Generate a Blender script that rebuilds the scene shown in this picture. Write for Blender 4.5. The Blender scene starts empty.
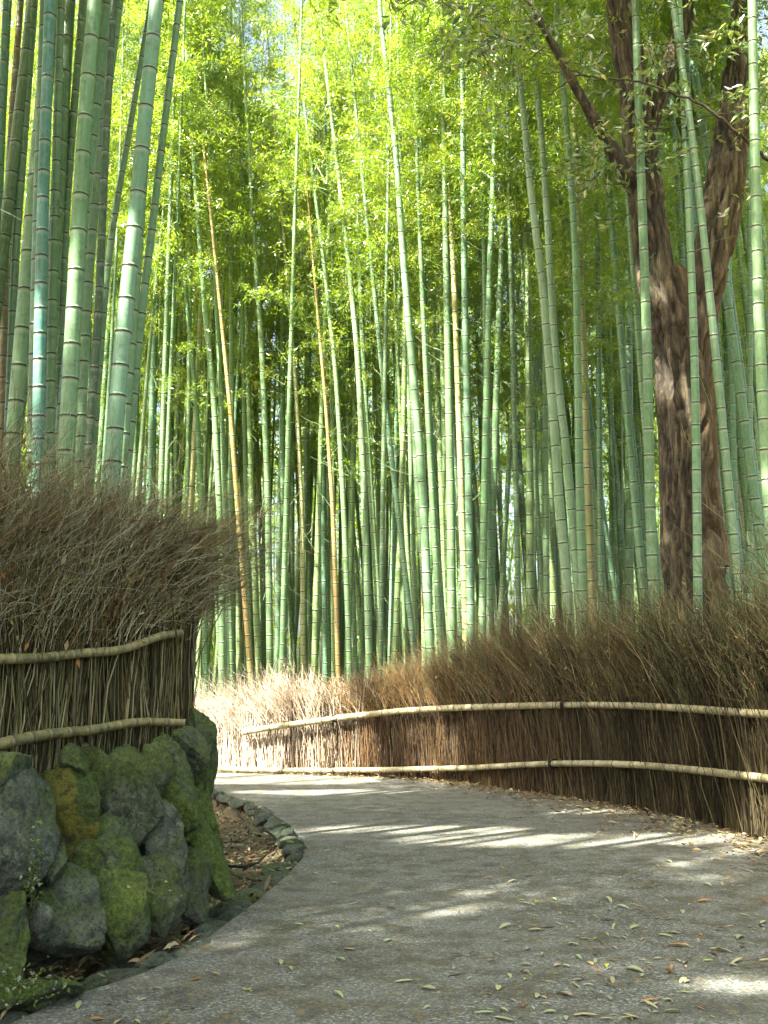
import bpy, bmesh, math, random
import numpy as np
from mathutils import Vector, Matrix, Quaternion

R = np.random.default_rng(7)
random.seed(7)
scene = bpy.context.scene
COL = scene.collection

# ------------------------------------------------------------------ camera, sky, sun, exposure
F = 1000.0; CX, CY = 384.0, 512.0
PITCH = math.atan(178.0 / F); CAMZ = 1.2
cam_d = bpy.data.cameras.new("camera"); cam = bpy.data.objects.new("camera", cam_d); COL.objects.link(cam)
cam.location = (0, 0, CAMZ); cam.rotation_euler = (math.pi / 2 + PITCH, 0, 0)
cam_d.sensor_fit = 'VERTICAL'; cam_d.sensor_height = 36.0; cam_d.lens = 36.0 * F / 1024.0
cam_d.clip_end = 3000; cam_d.clip_start = 0.05
scene.camera = cam

SUN = Vector((-0.60, -0.52, 0.98)).normalized()
EL = math.asin(SUN.z); AZ = math.atan2(SUN.x, SUN.y)          # azimuth clockwise from +Y
world = bpy.data.worlds.new("World"); scene.world = world; world.use_nodes = True
wn = world.node_tree.nodes; wl = world.node_tree.links
sky = wn.new('ShaderNodeTexSky'); sky.sky_type = 'NISHITA'; sky.sun_disc = False
sky.sun_elevation = EL; sky.sun_rotation = AZ; sky.air_density = 1.0; sky.dust_density = 7.0; sky.ozone_density = 0.3
bg = wn['Background']; bg.inputs['Strength'].default_value = 0.09
wl.new(sky.outputs[0], bg.inputs['Color'])
sd = bpy.data.lights.new("sun", 'SUN'); sd.energy = 5.0; sd.angle = math.radians(0.53); sd.color = (1.0, 0.95, 0.86)
so = bpy.data.objects.new("sun", sd); COL.objects.link(so)
so.rotation_euler = SUN.to_track_quat('Z', 'Y').to_euler(); so.location = (0, 0, 30)
vs = scene.view_settings
vs.view_transform = 'Standard'; vs.look = 'None'; vs.exposure = 3.0; vs.gamma = 1.0; vs.use_curve_mapping = False
scene.cycles.max_bounces = 7; scene.cycles.diffuse_bounces = 3; scene.cycles.transmission_bounces = 5
scene.cycles.glossy_bounces = 2; scene.cycles.sample_clamp_indirect = 6

# ------------------------------------------------------------------ helpers
def ray(x, y):
    u = (CY - y) / F; r = (x - CX) / F
    return np.array([r, math.cos(PITCH) - math.sin(PITCH) * u, math.sin(PITCH) + math.cos(PITCH) * u])
def W(x, y, D):
    d = ray(x, y); return np.array([0, 0, CAMZ]) + d * (D / d[1])
def G(x, y, z=0.0):
    d = ray(x, y); return np.array([0, 0, CAMZ]) + d * ((z - CAMZ) / d[2])

def h3(i, j, k, s=0):
    n = (i * 73856093) ^ (j * 19349663) ^ (k * 83492791) ^ (s * 2654435)
    n = (n ^ (n >> 13)) * 1274126177 & 0xffffffff
    return ((n ^ (n >> 16)) & 0xffff) / 65535.0
def vnoise(P, s=0):
    P = np.asarray(P, float); I = np.floor(P).astype(np.int64); f = P - I; f = f * f * (3 - 2 * f)
    out = 0
    for a in (0, 1):
        for b in (0, 1):
            for c in (0, 1):
                w = (f[..., 0] if a else 1 - f[..., 0]) * (f[..., 1] if b else 1 - f[..., 1]) * (f[..., 2] if c else 1 - f[..., 2])
                out = out + w * h3(I[..., 0] + a, I[..., 1] + b, I[..., 2] + c, s)
    return out
def fbm(P, o=4, s=0):
    P = np.asarray(P, float); v = 0; a = 0.5
    for k in range(o):
        v = v + a * (vnoise(P * 2 ** k + 17.3 * k, s) - 0.5); a *= 0.5
    return v

def mesh(name, V, Fs, mats, mi=None, tint=None, smooth=True):
    """V (n,3); Fs list of int arrays (m,3)/(m,4)"""
    me = bpy.data.meshes.new(name)
    V = np.asarray(V, np.float32); Fs = [np.asarray(f, np.int32) for f in Fs if len(f)]
    me.vertices.add(len(V)); me.vertices.foreach_set('co', V.ravel())
    tot = np.concatenate([np.full(len(f), f.shape[1], np.int32) for f in Fs])
    idx = np.concatenate([f.ravel() for f in Fs])
    st = np.concatenate([[0], np.cumsum(tot)[:-1]]).astype(np.int32)
    me.loops.add(len(idx)); me.loops.foreach_set('vertex_index', idx)
    me.polygons.add(len(tot)); me.polygons.foreach_set('loop_start', st); me.polygons.foreach_set('loop_total', tot)
    for m in mats: me.materials.append(m)
    if mi is not None: me.polygons.foreach_set('material_index', np.asarray(mi, np.int32))
    me.polygons.foreach_set('use_smooth', np.full(len(tot), smooth))
    if tint is not None:
        a = me.color_attributes.new('tint', 'FLOAT_COLOR', 'POINT')
        t = np.ones((len(V), 4), np.float32); tint = np.asarray(tint, np.float32)
        if tint.ndim == 1: t[:, 0] = tint; t[:, 1] = tint; t[:, 2] = tint
        else: t[:, :3] = tint
        a.data.foreach_set('color', t.ravel())
    me.update(calc_edges=True); me.validate()
    return me

def obj(name, me, parent=None, loc=None):
    o = bpy.data.objects.new(name, me); COL.objects.link(o)
    if parent is not None: o.parent = parent
    if loc is not None: o.location = loc
    return o
def tag(o, label=None, cat=None, group=None, kind=None):
    if label: o['label'] = label
    if cat: o['category'] = cat
    if group: o['group'] = group
    if kind: o['kind'] = kind
    return o
def thing(name, label, cat, loc=(0, 0, 0), group=None):
    return tag(obj(name, None, None, loc), label, cat, group)

class Acc:
    def __init__(s): s.V = []; s.Q = []; s.T = []; s.qm = []; s.tm = []; s.C = []; s.n = 0
    def add(s, V, Q=None, T=None, m=0, c=None):
        if Q is not None and len(Q): s.Q.append(Q + s.n); s.qm.append(np.full(len(Q), m))
        if T is not None and len(T): s.T.append(T + s.n); s.tm.append(np.full(len(T), m))
        s.V.append(V); c = np.ones((len(V), 3)) * 0.5 if c is None else c
        if np.ndim(c) == 1: c = np.repeat(np.asarray(c)[:, None], 3, 1)
        s.C.append(c); s.n += len(V)
    def build(s, name, mats, smooth=True):
        Fs = []; mi = []
        if s.Q: Fs.append(np.concatenate(s.Q)); mi.append(np.concatenate(s.qm))
        if s.T: Fs.append(np.concatenate(s.T)); mi.append(np.concatenate(s.tm))
        return mesh(name, np.concatenate(s.V), Fs, mats, np.concatenate(mi), np.concatenate(s.C), smooth)

def tubes(P, Rd, sides=3, caps=False):
    """P (n,k,3), Rd (n,k) -> V, Q"""
    P = np.asarray(P, float); n, k, _ = P.shape
    T = np.gradient(P, axis=1); T /= np.linalg.norm(T, axis=2, keepdims=True) + 1e-9
    main = P[:, -1] - P[:, 0]; main /= np.linalg.norm(main, axis=1, keepdims=True) + 1e-9
    ref = np.where(np.abs(main[:, 2:3]) > 0.8, np.array([[0.0, 1.0, 0.0]]), np.array([[0.0, 0.0, 1.0]]))[:, None, :]
    A = np.cross(T, ref); A /= np.linalg.norm(A, axis=2, keepdims=True) + 1e-9
    B = np.cross(T, A)
    th = np.arange(sides) * 2 * math.pi / sides
    V = P[:, :, None, :] + Rd[:, :, None, None] * (A[:, :, None, :] * np.cos(th)[None, None, :, None] + B[:, :, None, :] * np.sin(th)[None, None, :, None])
    idx = np.arange(n * k * sides).reshape(n, k, sides)
    a = idx[:, :-1, :]; b = idx[:, 1:, :]
    Q = np.stack([a, np.roll(a, -1, 2), np.roll(b, -1, 2), b], -1).reshape(-1, 4)
    return V.reshape(-1, 3), Q

def leaves(P, D, L, Wd, rng=R, curl=0.0):
    """rhombic leaves: base P, direction D, length L, width Wd -> V (4n), Q"""
    n = len(P); D = D / (np.linalg.norm(D, axis=1, keepdims=True) + 1e-9)
    Rn = rng.normal(size=(n, 3)); S = np.cross(D, Rn); S /= np.linalg.norm(S, axis=1, keepdims=True) + 1e-9
    N = np.cross(D, S)
    L = np.broadcast_to(L, n)[:, None]; Wd = np.broadcast_to(Wd, n)[:, None]
    m = P + D * L * 0.42
    V = np.stack([P, m + S * Wd / 2 + N * Wd * 0.2, P + D * L - N * L * curl, m - S * Wd / 2 + N * Wd * 0.2], 1).reshape(-1, 3)
    return V, np.arange(4 * n).reshape(n, 4)

# ------------------------------------------------------------------ materials
def mat(name):
    m = bpy.data.materials.new(name); m.use_nodes = True
    nt = m.node_tree; b = nt.nodes['Principled BSDF']
    return m, nt, b
def N(nt, t, **kw):
    n = nt.nodes.new(t)
    for k, v in kw.items():
        if k.startswith('i_'): n.inputs[k[2:].replace('_', ' ')].default_value = v
        else: setattr(n, k, v)
    return n
def noise(nt, scale, detail=4, rough=0.55, vec=None, coord='Object'):
    n = N(nt, 'ShaderNodeTexNoise'); n.inputs['Scale'].default_value = scale
    n.inputs['Detail'].default_value = detail; n.inputs['Roughness'].default_value = rough
    if vec is None:
        tc = N(nt, 'ShaderNodeTexCoord'); vec = tc.outputs[coord]
    nt.links.new(vec, n.inputs['Vector']); return n
def ramp(nt, src, stops, interp='LINEAR'):
    r = N(nt, 'ShaderNodeValToRGB'); r.color_ramp.interpolation = interp
    el = r.color_ramp.elements
    while len(el) < len(stops): el.new(0.5)
    for e, (p, c) in zip(el, stops):
        e.position = p; e.color = (c, c, c, 1) if isinstance(c, (int, float)) else (*c, 1)
    nt.links.new(src, r.inputs[0]); return r
def mix(nt, fac, a, b, mode='MIX'):
    m = N(nt, 'ShaderNodeMix', data_type='RGBA', blend_type=mode)
    for k, v in ((0, fac), (6, a), (7, b)):
        if hasattr(v, 'is_linked'): nt.links.new(v, m.inputs[k])
        elif isinstance(v, (int, float)): m.inputs[k].default_value = v
        else: m.inputs[k].default_value = (*v, 1)
    return m.outputs[2]
def bump(nt, b, h, strength=0.4, dist=0.01):
    n = N(nt, 'ShaderNodeBump'); n.inputs['Strength'].default_value = strength; n.inputs['Distance'].default_value = dist
    nt.links.new(h, n.inputs['Height']); nt.links.new(n.outputs[0], b.inputs['Normal'])
def mapping(nt, scale, coord='Object'):
    tc = N(nt, 'ShaderNodeTexCoord'); mp = N(nt, 'ShaderNodeMapping'); mp.inputs['Scale'].default_value = scale
    nt.links.new(tc.outputs[coord], mp.inputs[0]); return mp.outputs[0]
def attr(nt, name='tint'):
    a = N(nt, 'ShaderNodeAttribute', attribute_name=name); s = N(nt, 'ShaderNodeSeparateColor')
    nt.links.new(a.outputs['Color'], s.inputs[0]); return s.outputs

def culm_material(name, per_object=True):
    m, nt, b = mat(name); L = nt.links
    at = attr(nt)
    if per_object:
        oi = N(nt, 'ShaderNodeObjectInfo'); base = oi.outputs['Color']
    else:
        base = ramp(nt, at[2], [(0, (0.09, 0.16, 0.06)), (0.45, (0.15, 0.25, 0.10)), (0.85, (0.23, 0.33, 0.14)), (1, (0.34, 0.27, 0.10))]).outputs[0]
    n1 = noise(nt, 5, 5, 0.6, mapping(nt, (1, 1, 0.18)))
    c = mix(nt, ramp(nt, n1.outputs[0], [(0.35, 0.0), (0.7, 0.7)]).outputs[0], base, mix(nt, 0.5, base, (0.27, 0.34, 0.19)))
    n2 = noise(nt, 38, 4, 0.7, mapping(nt, (1, 1, 0.35)))
    c = mix(nt, ramp(nt, n2.outputs[0], [(0.50, 0.0), (0.62, 0.6)]).outputs[0], c, mix(nt, 0.6, c, (0.32, 0.38, 0.26)))
    n4 = noise(nt, 1.1, 4, 0.6, mapping(nt, (1, 1, 0.5))); n5 = noise(nt, 90, 3, 0.7, mapping(nt, (1, 1, 0.04)))
    c = mix(nt, ramp(nt, n4.outputs[0], [(0.42, 0.0), (0.62, 0.6)]).outputs[0], c, mix(nt, 1.0, c, (0.50, 0.62, 0.34), 'MULTIPLY'))
    c = mix(nt, ramp(nt, n5.outputs[0], [(0.52, 0.0), (0.66, 0.35)]).outputs[0], c, mix(nt, 1.0, c, (0.55, 0.6, 0.5), 'MULTIPLY'))
    n3 = noise(nt, 14, 4, 0.7)
    c = mix(nt, ramp(nt, n3.outputs[0], [(0.56, 0.0), (0.64, 0.55)]).outputs[0], c, mix(nt, 0.65, c, (0.05, 0.06, 0.03)))
    c = mix(nt, 1.0, c, (0.80, 0.87, 0.84), 'MULTIPLY')
    c = mix(nt, at[1], c, mix(nt, 0.4, c, (0.40, 0.44, 0.32)))
    c = mix(nt, at[0], c, (0.02, 0.02, 0.012))
    L.new(c, b.inputs['Base Color']); b.inputs['Roughness'].default_value = 0.42
    b.inputs['Specular IOR Level'].default_value = 0.4
    bump(nt, b, n2.outputs[0], 0.15, 0.004)
    return m
M_culm = culm_material('bamboo_culm'); M_culm_far = culm_material('bamboo_culm_far', False)

def leaf_material(name, stops_d, stops_t, tr=0.5, gloss=0.08):
    m, nt, b = mat(name); nt.nodes.remove(b); L = nt.links
    at = attr(nt)
    d = N(nt, 'ShaderNodeBsdfDiffuse'); t = N(nt, 'ShaderNodeBsdfTranslucent'); g = N(nt, 'ShaderNodeBsdfGlossy'); g.inputs['Roughness'].default_value = 0.35
    L.new(ramp(nt, at[0], stops_d).outputs[0], d.inputs[0]); L.new(ramp(nt, at[0], stops_t).outputs[0], t.inputs[0])
    m1 = N(nt, 'ShaderNodeMixShader'); m1.inputs[0].default_value = tr; L.new(d.outputs[0], m1.inputs[1]); L.new(t.outputs[0], m1.inputs[2])
    m2 = N(nt, 'ShaderNodeMixShader'); m2.inputs[0].default_value = gloss; L.new(m1.outputs[0], m2.inputs[1]); L.new(g.outputs[0], m2.inputs[2])
    L.new(m2.outputs[0], nt.nodes['Material Output'].inputs[0]); return m
M_leaf = leaf_material('bamboo_leaf', [(0, (0.025, 0.060, 0.006)), (0.5, (0.068, 0.12, 0.010)), (0.9, (0.14, 0.18, 0.02)), (1, (0.32, 0.26, 0.08))],
                       [(0, (0.15, 0.33, 0.010)), (0.5, (0.47, 0.66, 0.03)), (0.9, (0.74, 0.80, 0.08)), (1, (0.6, 0.45, 0.12))], 0.5)
M_broad = leaf_material('broad_leaf', [(0, (0.035, 0.08, 0.015)), (0.6, (0.10, 0.16, 0.03)), (1, (0.22, 0.22, 0.05))],
                        [(0, (0.08, 0.22, 0.02)), (0.6, (0.42, 0.55, 0.05)), (1, (0.6, 0.5, 0.08))], 0.4, 0.14)

def col_material(name, rough=0.8, tr=0.0, bumpy=False):
    """colour straight from each strand's or leaf's own tint"""
    m, nt, b = mat(name); a = N(nt, 'ShaderNodeAttribute', attribute_name='tint')
    n = noise(nt, 60, 3)
    c = mix(nt, ramp(nt, n.outputs[0], [(0.4, 0.0), (0.65, 0.5)]).outputs[0], a.outputs['Color'], mix(nt, 0.45, a.outputs['Color'], (0.03, 0.022, 0.012)))
    nt.links.new(c, b.inputs['Base Color']); b.inputs['Roughness'].default_value = rough
    b.inputs['Specular IOR Level'].default_value = 0.25
    return m
M_twig = col_material('twig'); M_dead = col_material('dead_leaf', 0.65)
m, nt, b = mat('fallen_leaf'); oi = N(nt, 'ShaderNodeObjectInfo'); nn = noise(nt, 30, 3)
nt.links.new(mix(nt, ramp(nt, nn.outputs[0], [(0.45, 0.0), (0.7, 0.6)]).outputs[0], oi.outputs['Color'], mix(nt, 0.5, oi.outputs['Color'], (0.08, 0.05, 0.02))), b.inputs['Base Color'])
b.inputs['Roughness'].default_value = 0.6; M_fallen = m

# asphalt
m, nt, b = mat('asphalt'); L = nt.links
v = N(nt, 'ShaderNodeTexVoronoi'); v.inputs['Scale'].default_value = 105; tc = N(nt, 'ShaderNodeTexCoord'); L.new(tc.outputs['Object'], v.inputs['Vector'])
sp = N(nt, 'ShaderNodeSeparateColor'); L.new(v.outputs['Color'], sp.inputs[0])
agg = ramp(nt, sp.outputs[0], [(0, (0.045, 0.05, 0.04)), (0.5, (0.10, 0.107, 0.088)), (0.82, (0.155, 0.16, 0.135)), (0.96, (0.28, 0.28, 0.245))])
big = noise(nt, 0.55, 6, 0.62); mid = noise(nt, 4.5, 6, 0.65); fine = noise(nt, 45, 3, 0.6)
c = mix(nt, ramp(nt, big.outputs[0], [(0.42, 0.0), (0.58, 0.75)]).outputs[0], agg.outputs[0], mix(nt, 0.5, agg.outputs[0], (0.17, 0.175, 0.15)))
c = mix(nt, ramp(nt, mid.outputs[0], [(0.46, 0.0), (0.60, 0.85)]).outputs[0], c, mix(nt, 0.7, c, (0.032, 0.031, 0.018)))
v2 = N(nt, 'ShaderNodeTexVoronoi'); v2.inputs['Scale'].default_value = 42; L.new(tc.outputs['Object'], v2.inputs['Vector'])
s2 = N(nt, 'ShaderNodeSeparateColor'); L.new(v2.outputs['Color'], s2.inputs[0])
deb = mix(nt, 1.0, ramp(nt, s2.outputs[1], [(0.74, 0.0), (0.80, 0.85)]).outputs[0], ramp(nt, mid.outputs[0], [(0.42, 0.1), (0.6, 1.0)]).outputs[0], 'MULTIPLY')
c = mix(nt, deb, c, ramp(nt, s2.outputs[2], [(0, (0.10, 0.07, 0.03)), (1, (0.16, 0.14, 0.06))]).outputs[0])
L.new(c, b.inputs['Base Color']); b.inputs['Roughness'].default_value = 0.85
bump(nt, b, mix(nt, 0.4, v.outputs['Distance'], fine.outputs[0]), 0.7, 0.012)
M_asphalt = m

# forest floor
m, nt, b = mat('forest_floor'); n1 = noise(nt, 1.2, 6); n2 = noise(nt, 26, 5, 0.7)
c = ramp(nt, n2.outputs[0], [(0.3, (0.03, 0.022, 0.012)), (0.5, (0.10, 0.075, 0.035)), (0.68, (0.20, 0.16, 0.08))]).outputs[0]
c = mix(nt, ramp(nt, n1.outputs[0], [(0.45, 0.0), (0.65, 0.6)]).outputs[0], c, (0.045, 0.075, 0.02))
nt.links.new(c, b.inputs['Base Color']); b.inputs['Roughness'].default_value = 0.95; bump(nt, b, n2.outputs[0], 1.0, 0.03); M_floor = m

# mossy stone
def stone_material(name, base_a, base_b, moss, mossrange, lichen=0.5, ochre=None):
    m, nt, b = mat(name); L = nt.links
    g = N(nt, 'ShaderNodeNewGeometry'); pos = g.outputs['Position']
    n1 = noise(nt, 2.6, 9, 0.68, pos); n2 = noise(nt, 9, 10, 0.75, pos); n3 = noise(nt, 55, 8, 0.8, pos); n4 = noise(nt, 4.5, 8, 0.65, pos); n5 = noise(nt, 22, 8, 0.78, pos)
    c = ramp(nt, n2.outputs[0], [(0.38, base_a), (0.50, tuple((p + q) / 2 for p, q in zip(base_a, base_b))), (0.62, base_b)]).outputs[0]
    c = mix(nt, ramp(nt, n5.outputs[0], [(0.50, 0.0), (0.60, lichen)]).outputs[0], c, (0.24, 0.29, 0.19))
    c = mix(nt, ramp(nt, n3.outputs[0], [(0.38, 0.85), (0.50, 0.0)]).outputs[0], c, tuple(v * 0.35 for v in base_a))
    sx = N(nt, 'ShaderNodeSeparateXYZ'); L.new(g.outputs['Normal'], sx.inputs[0])
    mm = N(nt, 'ShaderNodeMath', operation='MULTIPLY_ADD'); L.new(sx.outputs[2], mm.inputs[0]); mm.inputs[1].default_value = 0.07; L.new(n1.outputs[0], mm.inputs[2])
    m2 = N(nt, 'ShaderNodeMath', operation='MULTIPLY_ADD'); L.new(n5.outputs[0], m2.inputs[0]); m2.inputs[1].default_value = 0.55; L.new(mm.outputs[0], m2.inputs[2])
    mf = ramp(nt, m2.outputs[0], [(mossrange[0] + 0.275, 0.0), (mossrange[1] + 0.275, 0.85)]).outputs[0]
    mc = ramp(nt, n3.outputs[0], [(0.38, tuple(v * 0.3 for v in moss)), (0.5, tuple(v * 0.8 for v in moss)), (0.62, tuple(v * 1.5 for v in moss))]).outputs[0]
    c = mix(nt, mf, c, mc)
    if ochre: c = mix(nt, ramp(nt, n4.outputs[0], [(0.49, 0.0), (0.55, 0.8)]).outputs[0], c, ramp(nt, n5.outputs[0], [(0.40, (0.05, 0.05, 0.01)), (0.5, ochre), (0.58, (0.13, 0.13, 0.015)), (0.64, (0.24, 0.11, 0.012))]).outputs[0])
    L.new(c, b.inputs['Base Color']); b.inputs['Roughness'].default_value = 0.75; b.inputs['Specular IOR Level'].default_value = 0.35
    h = mix(nt, 0.45, n2.outputs[0], mix(nt, 0.5, n5.outputs[0], n3.outputs[0])); bump(nt, b, h, 1.0, 0.09)
    return m
M_st = [stone_material('mossy_stone', (0.025, 0.04, 0.018), (0.135, 0.165, 0.092), (0.085, 0.125, 0.016), (0.46, 0.56), 0.7),
        stone_material('grey_stone', (0.035, 0.048, 0.03), (0.155, 0.18, 0.12), (0.075, 0.115, 0.014), (0.50, 0.60), 0.8),
        stone_material('green_stone', (0.028, 0.045, 0.018), (0.115, 0.15, 0.07), (0.10, 0.155, 0.014), (0.43, 0.54), 0.6),
        stone_material('ochre_stone', (0.04, 0.05, 0.02), (0.09, 0.10, 0.035), (0.055, 0.095, 0.01), (0.40, 0.56), 0.4, (0.19, 0.18, 0.015))]
M_kerb = stone_material('kerb_stone', (0.05, 0.062, 0.042), (0.14, 0.16, 0.11), (0.045, 0.075, 0.02), (0.52, 0.66), 0.6)

# weathered rails
def rail_material(name, a_, b2, c_, nodef):
    m, nt, b = mat(name); at = attr(nt); n1 = noise(nt, 3, 6, 0.7); n2 = noise(nt, 30, 7, 0.8); n3 = noise(nt, 8, 6, 0.75)
    c = ramp(nt, n1.outputs[0], [(0.35, a_), (0.5, b2), (0.65, c_)]).outputs[0]
    c = mix(nt, ramp(nt, n2.outputs[0], [(0.48, 0.0), (0.60, 0.75)]).outputs[0], c, tuple(v * .45 for v in a_))
    c = mix(nt, ramp(nt, n3.outputs[0], [(0.50, 0.0), (0.62, 0.5)]).outputs[0], c, tuple(v * 1.5 for v in c_))
    c = mix(nt, at[1], c, mix(nt, nodef * .5, c, (0.4, 0.37, 0.24)))
    md = N(nt, 'ShaderNodeMath', operation='MULTIPLY'); nt.links.new(at[0], md.inputs[0]); md.inputs[1].default_value = nodef; c = mix(nt, md.outputs[0], c, (0.04, 0.032, 0.016))
    nt.links.new(c, b.inputs['Base Color']); b.inputs['Roughness'].default_value = 0.55; bump(nt, b, n2.outputs[0], 0.5, 0.006); return m
M_rail = rail_material('bamboo_rail', (0.15, 0.135, 0.06), (0.27, 0.235, 0.12), (0.36, 0.32, 0.19), .9)
M_rail_olive = rail_material('olive_bamboo_rail', (0.09, 0.085, 0.028), (0.17, 0.15, 0.05), (0.24, 0.20, 0.075), .55)
m, nt, b = mat('black_twine'); b.inputs['Base Color'].default_value = (0.012, 0.01, 0.008, 1); b.inputs['Roughness'].default_value = 0.9
nz = noise(nt, 200); bump(nt, b, nz.outputs[0], 0.8, 0.004); M_twine = m
# bark
m, nt, b = mat('bark'); L = nt.links
n1 = noise(nt, 18, 10, 0.8, mapping(nt, (1, 1, 0.13))); n2 = noise(nt, 1.3, 4); at = attr(nt); n3 = noise(nt, 60, 4, 0.7)
c = ramp(nt, n1.outputs[0], [(0.38, (0.012, 0.009, 0.004)), (0.50, (0.062, 0.045, 0.022)), (0.62, (0.19, 0.145, 0.078))]).outputs[0]
c = mix(nt, at[0], mix(nt, 0.85, c, (0.008, 0.006, 0.003)), c)
c = mix(nt, ramp(nt, n2.outputs[0], [(0.5, 0.0), (0.7, 0.4)]).outputs[0], c, mix(nt, 0.5, c, (0.07, 0.085, 0.03)))
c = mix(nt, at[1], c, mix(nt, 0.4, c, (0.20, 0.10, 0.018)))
L.new(c, b.inputs['Base Color']); b.inputs['Roughness'].default_value = 0.85; bump(nt, b, mix(nt, 0.3, n1.outputs[0], n3.outputs[0]), 1.0, 0.03); M_bark = m

# ------------------------------------------------------------------ plan of the place (world metres, from the camera's foot)
def px2line(pts): return [tuple(G(x, y)[:2]) for x, y in pts]
kerb_line = np.array([(-2.5, -8), (-2.45, -2), (-2.2, 1.2), (-1.75, 2.7)] + px2line([(0, 1028), (72, 996), (135, 976), (185, 955), (226, 924), (256, 902), (284, 878), (303, 858), (304, 842), (286, 822), (258, 806), (236, 797), (212, 789)]) +
                     [(-3.4, 12.5), (-6, 13.1), (-14, 14.6), (-40, 20)])
wall_line = np.array([(-3.1, -8), (-3.0, -2), (-2.75, 1.2), (-2.15, 2.9)] + px2line([(-20, 990), (40, 955), (90, 944), (140, 932), (178, 912), (204, 900)]) +
                     [(-1.03, 6.0), (-1.2, 6.9), (-1.6, 7.8), (-2.3, 8.7), (-3.6, 9.6), (-6, 10.6), (-14, 12.2), (-40, 17)])
fence_line = np.array([(-40, 23), (-14, 17.6), (-7, 16.1), (-4.2, 15.5)] + px2line([(215, 771), (300, 773), (400, 777), (480, 784), (565, 796), (640, 808), (700, 820), (740, 830), (768, 839)]) +
                      [(3.62, 7.2), (3.78, 5.2), (3.85, 2), (3.9, -8)])
def sdist(P, line):
    """signed distance to one of the plan lines (positive on the left of travel)"""
    P = np.asarray(P, float); best = np.full(len(P), 1e9)
    for a, b_ in zip(line[:-1], line[1:]):
        ab = b_ - a; t = np.clip(((P - a) @ ab) / (ab @ ab), 0, 1); best = np.minimum(best, np.linalg.norm(P - (a + t[:, None] * ab), axis=1))
    fe = line is fence_line; e = line[-1]; f0 = line[0]
    poly = np.concatenate([line, [(e[0], -2000), (2000, -2000), (2000, 2000), (-2000, 2000), (-2000, f0[1])] if fe else [(-2000, e[1]), (-2000, -2000), (f0[0], -2000)]])
    ins = np.zeros(len(P), bool); q = np.roll(poly, -1, 0)
    for a, b_ in zip(poly, q):
        if a[1] == b_[1]: continue
        c = (a[1] > P[:, 1]) != (b_[1] > P[:, 1]); ins ^= c & (P[:, 0] < (b_[0] - a[0]) * (P[:, 1] - a[1]) / (b_[1] - a[1]) + a[0])
    return np.where(ins, best, -best)
def sm(a, b_, x): t = np.clip((x - a) / (b_ - a), 0, 1); return t * t * (3 - 2 * t)
def ground_z(P):
    P = np.asarray(P, float).reshape(-1, 2)
    dw = sdist(P, wall_line); dk = sdist(P, kerb_line); df = sdist(P, fence_line)
    z = np.full(len(P), -0.04)
    z = z - (0.10 + 0.08 * sm(7.0, 8.5, P[:, 1])) * sm(0.02, 0.2, dk)                                # gutter beyond the kerb
    bankh = 0.97 + 0.05 * np.clip(dw, 0, 40)
    z = z + (bankh - z) * sm(0.12, 0.55, dw)
    z = z + 0.06 * sm(0, 0.5, df) + 0.028 * np.clip(df, 0, 60) * (df > 0)
    nz = fbm(np.c_[P * 0.6, np.zeros(len(P))], 4, 3) * 0.18
    return z + nz * np.maximum(sm(0.3, 1.5, df), sm(0.5, 1.6, dw))

def axis(lo, hi, step, far):
    c = list(np.arange(lo, hi, step)); s = step
    x = hi
    while x < far: c.append(x); s *= 1.18; x += s
    s = step; x = lo - step
    while x > -far: c.insert(0, x); s *= 1.18; x -= s
    return np.array(c)
gx = axis(-5, 5, 0.09, 900); gy = axis(0, 17, 0.09, 900)
XX, YY = np.meshgrid(gx, gy, indexing='ij'); PP = np.c_[XX.ravel(), YY.ravel()]
ZZ = ground_z(PP); idx = np.arange(len(PP)).reshape(XX.shape)
Q = np.stack([idx[:-1, :-1], idx[1:, :-1], idx[1:, 1:], idx[:-1, 1:]], -1).reshape(-1, 4)
tag(obj('ground', mesh('ground', np.c_[PP, ZZ], [Q], [M_floor])), kind='structure')

# path: asphalt slab between the kerb and the fence foot
bm = bmesh.new()
def off(line, d):
    o = []
    for i, p in enumerate(line):
        t = line[min(i + 1, len(line) - 1)] - line[max(i - 1, 0)]; t = t / np.linalg.norm(t); o.append(p + np.array([-t[1], t[0]]) * d)
    return np.array(o)
edge = np.concatenate([kerb_line, off(fence_line, 0.25)])
def densify(line, s=0.25):
    out = []
    for a, b_ in zip(line[:-1], line[1:]):
        n = max(1, int(np.linalg.norm(b_ - a) / s)); out += [a + (b_ - a) * i / n for i in range(n)]
    return np.array(out + [line[-1]])
bmv = [bm.verts.new((p[0], p[1], 0.0)) for p in edge]
f = bm.faces.new(bmv); bm.normal_update()
if f.normal.z < 0: f.normal_flip()
r = bmesh.ops.extrude_face_region(bm, geom=[f]); 
for e in r['geom']:
    if isinstance(e, bmesh.types.BMVert): e.co.z -= 0.10
bmesh.ops.recalc_face_normals(bm, faces=bm.faces); bmesh.ops.triangulate(bm, faces=bm.faces)
me = bpy.data.meshes.new('path'); bm.to_mesh(me); bm.free(); me.materials.append(M_asphalt)
tag(obj('path', me), kind='structure')

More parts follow.
